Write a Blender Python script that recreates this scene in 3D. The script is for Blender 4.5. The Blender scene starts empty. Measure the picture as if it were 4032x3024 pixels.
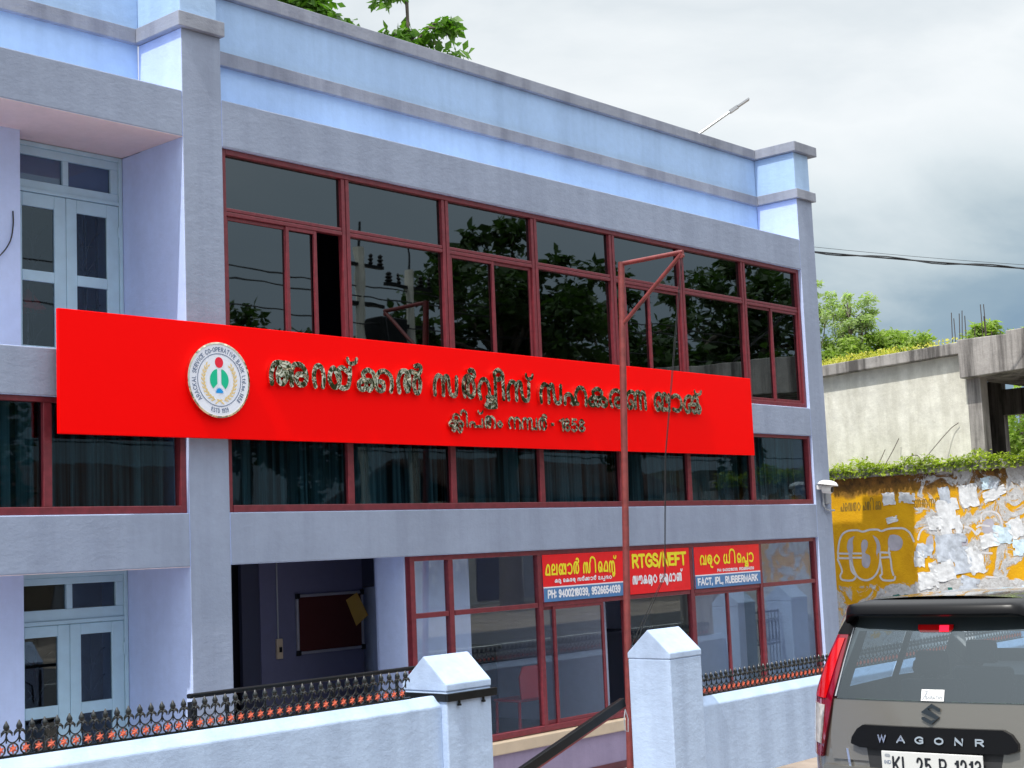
import bpy, math, random
import numpy as np
from mathutils import Vector, Matrix
random.seed(7); rng = np.random.default_rng(7)
sc = bpy.context.scene
COL = sc.collection

# ------------------------------------------------------------------ camera
YAW, PITCH, ROLL = 0.84543759, 0.10877267, -0.04236675
CAM = Vector((-9.02671724, -12.44003359, 2.42252239))
fw = Vector((math.sin(YAW)*math.cos(PITCH), math.cos(YAW)*math.cos(PITCH), math.sin(PITCH)))
rt = Vector((math.cos(YAW), -math.sin(YAW), 0)); up = rt.cross(fw)
r2 = rt*math.cos(ROLL) + up*math.sin(ROLL); u2 = up*math.cos(ROLL) - rt*math.sin(ROLL)
cd = bpy.data.cameras.new('camera'); cam = bpy.data.objects.new('camera', cd); COL.objects.link(cam)
cam.matrix_world = Matrix(((r2.x, u2.x, -fw.x, CAM.x), (r2.y, u2.y, -fw.y, CAM.y), (r2.z, u2.z, -fw.z, CAM.z), (0, 0, 0, 1)))
cd.sensor_width = 36; cd.lens = 5.81182266*36/4.032; cd.clip_start = .05; cd.clip_end = 3000
sc.camera = cam

# ------------------------------------------------------------------ sky, sun, exposure
SUN = Vector((-0.62, -0.08, 1.0)).normalized()
EL = math.asin(SUN.z)
w = bpy.data.worlds.new('World'); sc.world = w; w.use_nodes = True
nt = w.node_tree; N = nt.nodes; L = nt.links; N.clear()
def nd(t, **k):
    n = N.new(t)
    for a, b in k.items(): setattr(n, a, b)
    return n
out = nd('ShaderNodeOutputWorld'); bg = nd('ShaderNodeBackground'); L.new(bg.outputs[0], out.inputs[0])
tc = nd('ShaderNodeTexCoord'); sep = nd('ShaderNodeSeparateXYZ'); L.new(tc.outputs['Generated'], sep.inputs[0])
mp = nd('ShaderNodeMapping'); mp.inputs['Scale'].default_value = (1, 1, 2.2); L.new(tc.outputs['Generated'], mp.inputs[0])
n1 = nd('ShaderNodeTexNoise'); n1.inputs['Scale'].default_value = 4.0; n1.inputs['Detail'].default_value = 7; n1.inputs['Roughness'].default_value = .55
n1.inputs['Distortion'].default_value = .5; L.new(mp.outputs[0], n1.inputs[0])
n2 = nd('ShaderNodeTexNoise'); n2.inputs['Scale'].default_value = 8; n2.inputs['Detail'].default_value = 5; L.new(mp.outputs[0], n2.inputs[0])
def mth(op, a, b=None, c=None, clamp=False):
    m = nd('ShaderNodeMath', operation=op); m.use_clamp = clamp
    for i, v in enumerate((a, b, c)):
        if v is None: continue
        if isinstance(v, (int, float)): m.inputs[i].default_value = v
        else: L.new(v, m.inputs[i])
    return m.outputs[0]
def ramp(fac, stops):
    r = nd('ShaderNodeValToRGB'); L.new(fac, r.inputs[0]); e = r.color_ramp.elements
    while len(e) < len(stops): e.new(.5)
    for i, (p, c) in enumerate(stops): e[i].position = p; e[i].color = (*c, 1)
    return r.outputs[0]
# elevation, shaken by the cloud noise
el = mth('ADD', sep.outputs[2], mth('MULTIPLY', mth('SUBTRACT', n1.outputs[0], .5), .22))
el = mth('ADD', el, mth('MULTIPLY', mth('SUBTRACT', n2.outputs[0], .5), .075))
bank = ramp(el, [(.0, (.28, .37, .45)), (.10, (.19, .285, .385)), (.15, (.27, .365, .44)), (.19, (.47, .55, .59)), (.24, (.66, .72, .745)), (.30, (.79, .825, .84)), (.36, (.66, .71, .74)), (.43, (.82, .845, .86)), (.60, (.84, .86, .87))])
rest = ramp(el, [(.0, (.40, .47, .54)), (.1, (.45, .53, .60)), (.22, (.52, .60, .66)), (.38, (.66, .71, .75)), (.55, (.82, .85, .88))])
dot = mth('ADD', mth('MULTIPLY', sep.outputs[0], .90), mth('MULTIPLY', sep.outputs[1], .43))
mask = mth('MULTIPLY', mth('SUBTRACT', dot, .55), 4.0, clamp=True)
mix = nd('ShaderNodeMix', data_type='RGBA'); L.new(mask, mix.inputs[0]); L.new(rest, mix.inputs[6]); L.new(bank, mix.inputs[7])
# sky above the view brightened to add fill light on the shaded facade
hi = mth('MULTIPLY', mth('SUBTRACT', sep.outputs[2], .40), 2.2, clamp=True)
gain = mth('ADD', mth('MULTIPLY', hi, 1.75), 1.0)
cl = nd('ShaderNodeMix', data_type='RGBA', blend_type='MULTIPLY'); cl.inputs[0].default_value = 1
L.new(mix.outputs[2], cl.inputs[6]); L.new(gain, cl.inputs[7])
sky = nd('ShaderNodeTexSky', sky_type='NISHITA'); sky.sun_disc = False; sky.sun_elevation = EL; sky.sun_rotation = math.atan2(SUN.x, SUN.y)
sk = nd('ShaderNodeMix', data_type='RGBA', blend_type='MULTIPLY'); sk.inputs[0].default_value = 1; L.new(sky.outputs[0], sk.inputs[6]); sk.inputs[7].default_value = (.1, .1, .1, 1)
fin = nd('ShaderNodeMix', data_type='RGBA'); fin.inputs[0].default_value = .93; L.new(sk.outputs[2], fin.inputs[6]); L.new(cl.outputs[2], fin.inputs[7])
L.new(fin.outputs[2], bg.inputs[0]); bg.inputs[1].default_value = 1.0
sd = bpy.data.lights.new('sun', 'SUN'); sd.energy = 3.0; sd.angle = math.radians(.5); sd.color = (1, .965, .90)
so = bpy.data.objects.new('sun', sd); COL.objects.link(so); so.location = (-30, -5, 50)
so.rotation_euler = (-SUN).to_track_quat('-Z', 'Y').to_euler()
sc.view_settings.view_transform = 'Standard'; sc.view_settings.look = 'None'; sc.view_settings.gamma = 1; sc.view_settings.exposure = .28
sc.cycles.use_denoising = True
sc.cycles.max_bounces = 8; sc.cycles.transparent_max_bounces = 12; sc.cycles.sample_clamp_indirect = 6

# ------------------------------------------------------------------ materials
MATS = {}
def new_mat(name):
    m = bpy.data.materials.new(name); m.use_nodes = True; MATS[name] = m
    return m, m.node_tree.nodes, m.node_tree.links, m.node_tree.nodes['Principled BSDF']
def noise(n, l, scale, detail=4, rough=.55, vec=None, dist=0):
    t = n.new('ShaderNodeTexNoise'); t.inputs['Scale'].default_value = scale; t.inputs['Detail'].default_value = detail
    t.inputs['Roughness'].default_value = rough; t.inputs['Distortion'].default_value = dist
    if vec is None:
        c = n.new('ShaderNodeTexCoord'); vec = c.outputs['Object']
    l.new(vec, t.inputs['Vector']); return t.outputs['Fac']
def mapped(n, l, scale, loc=(0, 0, 0)):
    c = n.new('ShaderNodeTexCoord'); m = n.new('ShaderNodeMapping'); m.inputs['Scale'].default_value = scale; m.inputs['Location'].default_value = loc
    l.new(c.outputs['Object'], m.inputs[0]); return m.outputs[0]
def cramp(n, l, fac, stops):
    r = n.new('ShaderNodeValToRGB'); l.new(fac, r.inputs[0]); e = r.color_ramp.elements
    while len(e) < len(stops): e.new(.5)
    for i, (p, c) in enumerate(stops): e[i].position = p; e[i].color = (*c, 1) if len(c) == 3 else c
    return r.outputs[0]
def cmix(n, l, fac, a, b, mode='MIX'):
    m = n.new('ShaderNodeMix'); m.data_type = 'RGBA'; m.blend_type = mode
    for v, s in ((fac, 0), (a, 6), (b, 7)):
        if isinstance(v, (int, float)): m.inputs[s].default_value = v
        elif isinstance(v, tuple): m.inputs[s].default_value = (*v, 1)
        else: l.new(v, m.inputs[s])
    return m.outputs[2]
def bump(n, l, b, h, strength, dist=.01):
    k = n.new('ShaderNodeBump'); k.inputs['Strength'].default_value = strength; k.inputs['Distance'].default_value = dist
    l.new(h, k.inputs['Height']); l.new(k.outputs[0], b.inputs['Normal'])
def fmath(n, l, op, a, b):
    m = n.new('ShaderNodeMath'); m.operation = op
    for i, v in enumerate((a, b)):
        if isinstance(v, (int, float)): m.inputs[i].default_value = v
        else: l.new(v, m.inputs[i])
    return m.outputs[0]
def plaster(name, c, var=.10, bstr=.35, streak=.0, rough=.8):
    m, n, l, b = new_mat(name)
    big = noise(n, l, .7, 6, .62); fine = noise(n, l, 9, 5, .6)
    dk = tuple(x*(1-var) for x in c); lt = tuple(min(1, x*(1+var*.55)) for x in c)
    a = cramp(n, l, big, [(.3, dk), (.7, lt)])
    f = cramp(n, l, fine, [(.3, (.93, .93, .93)), (.7, (1, 1, 1))])
    col = cmix(n, l, 1.0, a, f, 'MULTIPLY')
    if streak:
        s = noise(n, l, 1.0, 5, .6, mapped(n, l, (3.2, 3.2, .22)))
        sr = cramp(n, l, s, [(.38, (1-streak, 1-streak, 1-streak*.9)), (.56, (1, 1, 1))])
        col = cmix(n, l, 1.0, col, sr, 'MULTIPLY')
    l.new(col, b.inputs['Base Color']); b.inputs['Roughness'].default_value = rough; b.inputs['Specular IOR Level'].default_value = .25
    h1 = noise(n, l, 26, 6, .65); h2 = noise(n, l, 5, 4, .6, mapped(n, l, (1, 1, 2.0)))
    bump(n, l, b, fmath(n, l, 'ADD', h1, fmath(n, l, 'MULTIPLY', h2, 1.6)), bstr, .012)
    return m
def plain(name, c, rough=.5, metal=0., coat=0., var=0., spec=.5, vs=6.):
    m, n, l, b = new_mat(name)
    b.inputs['Roughness'].default_value = rough; b.inputs['Metallic'].default_value = metal; b.inputs['Coat Weight'].default_value = coat; b.inputs['Specular IOR Level'].default_value = spec
    if var:
        f = noise(n, l, vs, 5, .6)
        l.new(cramp(n, l, f, [(.3, tuple(x*(1-var) for x in c)), (.7, tuple(min(1, x*(1+var)) for x in c))]), b.inputs['Base Color'])
    else: b.inputs['Base Color'].default_value = (*c, 1)
    return m
BLUE = plaster('blue_paint', (.41, .575, .81), .08, .22, .08)
PALE = plaster('pale_blue_paint', (.55, .66, .96), .06, .25, .05)
GREY = plaster('grey_paint', (.315, .365, .48), .12, .30, .09)
GREYB = plaster('grey_band_paint', (.31, .33, .39), .26, .35, .22)
CEIL = plaster('pink_white_ceiling', (.86, .68, .68), .08, .3)
WALLW = plaster('compound_wall_paint', (.49, .62, .83), .10, .36, .13)
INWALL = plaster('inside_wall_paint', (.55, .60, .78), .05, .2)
PURPLE = plaster('plinth_paint', (.30, .25, .37), .12, .3, .1)
BAND = plain('plinth_dark_red', (.09, .02, .03), .6, var=.2)
MAROON = plain('maroon_frame_paint', (.17, .024, .034), .38, var=.22, vs=14)
POLEM = plain('pole_red_oxide', (.19, .036, .034), .5, var=.3, vs=9)
TEAL = plain('pale_teal_wood_paint', (.42, .60, .71), .45, var=.06)
BLACK = plain('black_gloss_paint', (.006, .007, .008), .4, var=.3, spec=.25)
IRON = plain('black_iron', (.007, .010, .010), .22, spec=.6)
FLOWER = plain('orange_red_paint', (.66, .12, .055), .42, var=.25, vs=40)
TILE = plain('beige_tile', (.50, .40, .29), .35, var=.1, vs=3)
FLOORM = plain('dark_floor', (.05, .045, .045), .3, var=.2)
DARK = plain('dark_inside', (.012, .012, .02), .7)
PORCH_SHADE = plaster('porch_wall_shade_tone', (.13, .135, .225), .06, .2)  # wall colour darkened and blued to stand for the shade in the porch
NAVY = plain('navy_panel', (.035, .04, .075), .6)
WHITEP = plain('white_plastic', (.78, .78, .77), .35)
GREYP = plain('grey_plastic', (.32, .34, .37), .5)
SIGNRED = plain('sign_red', (1.0, .0, .0), .5, spec=.08)
STKRED = plain('sticker_red', (.80, .006, .012), .35, var=.06)
STKBLUE = plain('sticker_blue', (.075, .20, .42), .4, var=.08)
INKY = plain('yellow_ink', (.86, .72, .02), .5)
INKW = plain('white_ink', (.80, .80, .84), .5)
INKB = plain('grey_blue_ink', (.12, .17, .28), .5)
INKK = plain('black_ink', (.012, .014, .02), .4)
LGREEN = plain('emblem_green', (.0, .50, .27), .4)
LRED = plain('emblem_red', (.80, .01, .04), .4)
LBLUE = plain('emblem_sky_blue', (.0, .30, .75), .4)
LGOLD = plain('emblem_gold', (.80, .58, .22), .4)
DISCW = plain('emblem_white', (.80, .83, .92), .4)
def gold():
    m, n, l, b = new_mat('mirror_gold')
    b.inputs['Base Color'].default_value = (.80, .74, .56, 1); b.inputs['Metallic'].default_value = 1; b.inputs['Roughness'].default_value = .06
    v = n.new('ShaderNodeTexNoise'); v.inputs['Scale'].default_value = 7.5; v.inputs['Detail'].default_value = 1.0; v.inputs['Distortion'].default_value = 1.2
    c = n.new('ShaderNodeTexCoord'); l.new(c.outputs['Object'], v.inputs[0]); bump(n, l, b, v.outputs['Fac'], .8, .013)
    return m
GOLD = gold()
def glass(name, tint, ior, rough=.012, wav=.05):
    m, n, l, b = new_mat(name); n.remove(b)
    o = [x for x in n if x.type == 'OUTPUT_MATERIAL'][0]
    t = n.new('ShaderNodeBsdfTransparent'); t.inputs[0].default_value = (*tint, 1)
    g = n.new('ShaderNodeBsdfGlossy'); g.inputs['Roughness'].default_value = rough; g.inputs[0].default_value = (.82, .94, 1, 1)
    lw = n.new('ShaderNodeLayerWeight'); lw.inputs['Blend'].default_value = .5
    f = n.new('ShaderNodeMath'); f.operation = 'MULTIPLY_ADD'; l.new(fmath(n, l, 'POWER', lw.outputs['Facing'], 4.5), f.inputs[0]); f.inputs[1].default_value = 1-ior; f.inputs[2].default_value = ior
    k = n.new('ShaderNodeBump'); k.inputs['Strength'].default_value = wav; k.inputs['Distance'].default_value = .02
    l.new(noise(n, l, 1.3, 2, .5), k.inputs['Height']); l.new(k.outputs[0], g.inputs['Normal'])
    x = n.new('ShaderNodeMixShader'); l.new(f.outputs[0], x.inputs[0]); l.new(t.outputs[0], x.inputs[1]); l.new(g.outputs[0], x.inputs[2]); l.new(x.outputs[0], o.inputs[0])
    return m
GLASSD = glass('dark_tinted_glass', (.04, .05, .06), .125)
GLASSM = glass('smoked_glass', (.45, .56, .60), .022)
GLASSC = glass('clear_glass', (.93, .95, .96), .075, wav=.02)
GLASSO = glass('door_glass', (.60, .64, .68), .06)
def curtain_mat():
    m, n, l, b = new_mat('curtain_fold_shading'); b.inputs['Roughness'].default_value = .9
    f = noise(n, l, 1.0, 4, .6, mapped(n, l, (9, 9, .15)))
    l.new(cramp(n, l, f, [(.40, (.02, .035, .04)), (.52, (.20, .30, .32)), (.66, (.48, .59, .60))]), b.inputs['Base Color']); return m  # light and dark of the folds put into the cloth as vertical streaks
CURTAIN = curtain_mat()
def leafmat(name, a, b_, tr=.35, sc_=1.5):
    m, n, l, b = new_mat(name)
    f = noise(n, l, sc_, 3, .6); f2 = noise(n, l, 23, 2, .5)
    c = cramp(n, l, fmath(n, l, 'ADD', fmath(n, l, 'MULTIPLY', f, .6), fmath(n, l, 'MULTIPLY', f2, .4)), [(.36, a), (.64, b_)])
    l.new(c, b.inputs['Base Color']); b.inputs['Roughness'].default_value = .45; b.inputs['Specular IOR Level'].default_value = .35
    t = n.new('ShaderNodeBsdfTranslucent'); l.new(cmix(n, l, 1.0, c, (1.25, 1.5, .55), 'MULTIPLY'), t.inputs[0])
    x = n.new('ShaderNodeMixShader'); x.inputs[0].default_value = tr
    o = [q for q in n if q.type == 'OUTPUT_MATERIAL'][0]; l.new(b.outputs[0], x.inputs[1]); l.new(t.outputs[0], x.inputs[2]); l.new(x.outputs[0], o.inputs[0])
    return m
LEAF_BROAD = leafmat('broad_leaf', (.035, .10, .010), (.13, .27, .03), .4)
LEAF_PALE = leafmat('pale_feathery_leaf', (.24, .32, .14), (.46, .55, .30), .45, .8)
LEAF_BUSH = leafmat('bush_leaf', (.17, .26, .05), (.40, .50, .15), .45, .8)
LEAF_DARK = leafmat('street_tree_leaf', (.018, .040, .012), (.06, .11, .03), .3)
LEAF_MOSS = leafmat('moss_leaf', (.15, .22, .015), (.48, .56, .07), .35, 2.5)
LEAF_DRY = leafmat('yellow_grass', (.36, .38, .06), (.66, .58, .12), .3, 3)
BARK = plain('bark', (.10, .085, .065), .9, var=.3)
def oldconc(name, c, dark, sy=.35, amt=.75):
    m, n, l, b = new_mat(name)
    s = noise(n, l, 1.0, 7, .68, mapped(n, l, (3.4, 3.4, sy))); g = noise(n, l, 3.0, 7, .7)
    a = cramp(n, l, g, [(.3, tuple(x*.72 for x in c)), (.66, c)])
    k = cramp(n, l, s, [(.40, (amt, amt, amt)), (.58, (0, 0, 0))])
    l.new(cmix(n, l, k, a, dark), b.inputs['Base Color']); b.inputs['Roughness'].default_value = .9; b.inputs['Specular IOR Level'].default_value = .2
    bump(n, l, b, noise(n, l, 14, 6, .7), .5, .02); return m
OLDW = oldconc('weathered_lime_wall', (.82, .80, .70), (.46, .44, .36), .8, .5)
OLDD = oldconc('blackened_concrete', (.40, .375, .35), (.055, .05, .047), .25, .85)
def yellow_wall():
    m, n, l, b = new_mat('peeling_yellow_paint')
    c = n.new('ShaderNodeTexCoord'); s = n.new('ShaderNodeSeparateXYZ'); l.new(c.outputs['Object'], s.inputs[0])
    y, z = s.outputs[1], s.outputs[2]
    yel = cramp(n, l, noise(n, l, 2.2, 6, .65), [(.3, (.60, .29, .008)), (.7, (.78, .42, .010))])
    # rust and mould running down from the ledge
    st = noise(n, l, 1.0, 6, .65, mapped(n, l, (1, 2.6, .35)))
    top = fmath(n, l, 'ADD', fmath(n, l, 'MULTIPLY', fmath(n, l, 'SUBTRACT', z, 3.04), 3.2), fmath(n, l, 'MULTIPLY', fmath(n, l, 'SUBTRACT', st, .5), 1.5))
    yel = cmix(n, l, cramp(n, l, top, [(.0, (0, 0, 0)), (.22, (.75, .75, .75)), (.8, (1, 1, 1))]), yel, cramp(n, l, noise(n, l, 6, 5, .7), [(.35, (.075, .045, .02)), (.65, (.30, .14, .035))]))
    # bare lime and paper pulp where bills were torn away: grows towards the street side
    g = fmath(n, l, 'MULTIPLY', fmath(n, l, 'SUBTRACT', .75, y), .21)
    g = fmath(n, l, 'MAXIMUM', fmath(n, l, 'MINIMUM', g, .155), -.07)
    p = fmath(n, l, 'ADD', noise(n, l, 2.1, 8, .68, None, .8), g)
    low = fmath(n, l, 'MAXIMUM', fmath(n, l, 'MINIMUM', fmath(n, l, 'MULTIPLY', fmath(n, l, 'SUBTRACT', 1.47, z), 1.9), .24), -.015)
    p = fmath(n, l, 'ADD', p, low)
    pm = cramp(n, l, p, [(.62, (0, 0, 0)), (.66, (1, 1, 1))])
    pulp = cramp(n, l, noise(n, l, 9, 7, .75, None, 1.5), [(.25, (.20, .18, .17)), (.45, (.46, .45, .44)), (.7, (.68, .69, .70))])
    col = cmix(n, l, pm, yel, pulp)
    l.new(col, b.inputs['Base Color']); b.inputs['Roughness'].default_value = .85; b.inputs['Specular IOR Level'].default_value = .2
    bump(n, l, b, fmath(n, l, 'ADD', fmath(n, l, 'MULTIPLY', pm, .5), noise(n, l, 14, 7, .7, None, 1.)), .7, .02); return m
YELLOW = yellow_wall()
PAPER = [plain('torn_paper_white', (.66, .67, .68), .8, var=.25, vs=9), plain('torn_paper_grey', (.46, .50, .56), .8, var=.35, vs=7), plain('torn_paper_pale_blue', (.55, .68, .76), .8, var=.3, vs=8)]
PAINTW = plain('wall_lettering_white', (.62, .60, .60), .8, var=.1)
PAINTF = plain('wall_lettering_lilac_grey', (.42, .40, .45), .8, var=.15)
PAINTG = plain('wall_lettering_green', (.012, .13, .11), .7, var=.2)
PAINTO = plain('wall_lettering_olive', (.26, .15, .015), .8, var=.2)
REBAR = plain('rusty_rebar', (.06, .045, .04), .8, var=.3)
GALV = plain('galvanised_steel', (.42, .46, .49), .4, .6)
ASPH = plain('asphalt', (.055, .055, .057), .85, var=.25, vs=3)
EARTH = plain('earth_and_gravel', (.26, .21, .17), .95, var=.35, vs=1.5)
PAVE = plain('courtyard_concrete', (.42, .40, .39), .8, var=.2, vs=2)
ROOFT = plain('clay_roof_tile', (.10, .045, .03), .8, var=.4, vs=5)
SHOPW = plain('shop_wall_ochre', (.25, .20, .14), .85, var=.15)
CARP = plain('grey_brown_car_paint', (.20, .187, .165), .26, .4, .9)
CARB = plain('car_black_gloss', (.004, .004, .005), .3, spec=.2)
CARD = plain('car_dark_trim', (.02, .02, .022), .55)
CARGL = glass('car_window_glass', (.52, .62, .69), .11, wav=0)
CARIN = plain('car_seat_cloth', (.03, .032, .035), .9)
LAMPR = plain('red_lamp_lens', (.55, .002, .004), .08, coat=.6)
LAMPRD = plain('red_lamp_dark', (.20, .0, .012), .12, coat=.6)
LAMPW = plain('white_lamp_lens', (.62, .58, .54), .12, coat=.5, var=.3, vs=25)
CHROME = plain('chrome', (.80, .80, .82), .12, 1.)
DCHROME = plain('dark_chrome', (.05, .06, .07), .18, .7)
PLATEW = plain('plate_white', (.66, .66, .64), .4)
TYRE = plain('tyre_rubber', (.015, .015, .015), .8)
def emit(name, c, s):
    m, n, l, b = new_mat(name); b.inputs['Base Color'].default_value = (*c, 1); b.inputs['Emission Color'].default_value = (*c, 1); b.inputs['Emission Strength'].default_value = s; return m
BRAKE = emit('lit_brake_lamp', (1, .01, .04), 1.6)
CORK = plain('dark_red_felt', (.05, .004, .004), .9)
ALU = plain('aluminium', (.40, .40, .44), .35, .5)
MANILA = plain('manila_paper', (.55, .33, .06), .7)
REDPL = plain('red_plastic', (.45, .02, .03), .35)
WIREM = plain('black_cable', (.02, .022, .025), .6)

# ------------------------------------------------------------------ mesh helpers
class MB:
    def __init__(s): s.v = []; s.f = []; s.m = []
    def quad(s, pts, mi=0):
        i = len(s.v); s.v += [tuple(p) for p in pts]; s.f.append(tuple(range(i, i+len(pts)))); s.m.append(mi); return s
    def box(s, x0, x1, y0, y1, z0, z1, mi=0, front=None):
        a = [(x0, y0, z0), (x1, y0, z0), (x1, y1, z0), (x0, y1, z0), (x0, y0, z1), (x1, y0, z1), (x1, y1, z1), (x0, y1, z1)]
        i = len(s.v); s.v += a
        for k, q in enumerate(((0, 1, 5, 4), (3, 2, 1, 0), (4, 5, 6, 7), (1, 2, 6, 5), (2, 3, 7, 6), (3, 0, 4, 7))):
            s.f.append(tuple(i+j for j in q)); s.m.append(front if (front is not None and k == 0) else mi)
        return s
    def prism(s, poly, axis, a, b, mi=0):
        """poly: 2-D outline; axis 'x' -> (y,z) outline, 'y' -> (x,z), 'z' -> (x,y)"""
        def P(p, t): return (t, p[0], p[1]) if axis == 'x' else ((p[0], t, p[1]) if axis == 'y' else (p[0], p[1], t))
        i = len(s.v); n = len(poly); s.v += [P(p, a) for p in poly] + [P(p, b) for p in poly]
        for k in range(n): s.f.append((i+k, i+(k+1) % n, i+n+(k+1) % n, i+n+k)); s.m.append(mi)
        s.f.append(tuple(i+k for k in reversed(range(n)))); s.f.append(tuple(i+n+k for k in range(n))); s.m += [mi, mi]; return s
    def tube(s, pts, r, seg=8, mi=0, closed=False):
        pts = [Vector(p) for p in pts]; n = len(pts); i = len(s.v)
        rs = r if isinstance(r, (list, tuple)) else [r]*n
        prev = None
        for k in range(n):
            d = (pts[(k+1) % n]-pts[k-1]) if closed else (pts[min(k+1, n-1)]-pts[max(k-1, 0)])
            d = d.normalized() if d.length > 1e-9 else Vector((0, 0, 1))
            a = prev - d*prev.dot(d) if prev is not None else (Vector((0, 0, 1)) if abs(d.z) < .9 else Vector((1, 0, 0))).cross(d)
            if a.length < 1e-6: a = Vector((1, 0, 0)).cross(d)
            a.normalize(); prev = a; b = d.cross(a)
            for j in range(seg):
                t = 2*math.pi*j/seg; s.v.append(tuple(pts[k]+(a*math.cos(t)+b*math.sin(t))*rs[k]))
        for k in range(n if closed else n-1):
            for j in range(seg):
                a0 = i+k*seg; b0 = i+((k+1) % n)*seg
                s.f.append((a0+j, a0+(j+1) % seg, b0+(j+1) % seg, b0+j)); s.m.append(mi)
        if not closed:
            s.f.append(tuple(i+j for j in reversed(range(seg)))); s.f.append(tuple(i+(n-1)*seg+j for j in range(seg))); s.m += [mi, mi]
        return s
    def lathe(s, prof, c, axis=(0, 0, 1), seg=14, mi=0):
        """prof: (radius, height) pairs along axis from c"""
        ax = Vector(axis).normalized(); a = (Vector((1, 0, 0)) if abs(ax.x) < .9 else Vector((0, 1, 0))).cross(ax).normalized(); b = ax.cross(a); c = Vector(c); i = len(s.v)
        for r, h in prof:
            for j in range(seg):
                t = 2*math.pi*j/seg; s.v.append(tuple(c+ax*h+(a*math.cos(t)+b*math.sin(t))*r))
        for k in range(len(prof)-1):
            for j in range(seg):
                p = i+k*seg; s.f.append((p+j, p+(j+1) % seg, p+seg+(j+1) % seg, p+seg+j)); s.m.append(mi)
        s.f.append(tuple(i+j for j in reversed(range(seg)))); s.f.append(tuple(i+(len(prof)-1)*seg+j for j in range(seg))); s.m += [mi, mi]; return s
    def build(s, name, mats, parent=None, smooth=False, bevel=0, kind=None):
        mats = mats if isinstance(mats, (list, tuple)) else [mats]
        off = Vector((0, 0, 0)); p = parent
        while p is not None: off += p.location; p = p.parent
        me = bpy.data.meshes.new(name)
        me.from_pydata([(a-off.x, b-off.y, c-off.z) for a, b, c in s.v], [], s.f)
        for m in mats: me.materials.append(m)
        if len(mats) > 1: me.polygons.foreach_set('material_index', s.m)
        if smooth: me.polygons.foreach_set('use_smooth', [True]*len(me.polygons))
        me.validate(); me.update()
        o = bpy.data.objects.new(name, me); COL.objects.link(o)
        if parent is not None: o.parent = parent
        if bevel:
            bv = o.modifiers.new('bevel', 'BEVEL'); bv.width = bevel; bv.segments = 2; bv.limit_method = 'ANGLE'; bv.angle_limit = math.radians(40)
        if smooth and bevel == 0: me.set_sharp_from_angle(angle=math.radians(50))
        if kind: o['kind'] = kind
        return o
def tag(o, label=None, cat=None, group=None, kind=None):
    for k, v in (('label', label), ('category', cat), ('group', group), ('kind', kind)):
        if v: o[k] = v
    return o
def thing(name, loc, label, cat, group=None):
    o = bpy.data.objects.new(name, None); o.empty_display_size = .2; o.location = loc; COL.objects.link(o); return tag(o, label, cat, group)
def dup(o, loc_delta, parent):
    c = o.copy(); COL.objects.link(c); c.parent = parent; c.location = Vector(o.location)+Vector(loc_delta); return c

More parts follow.
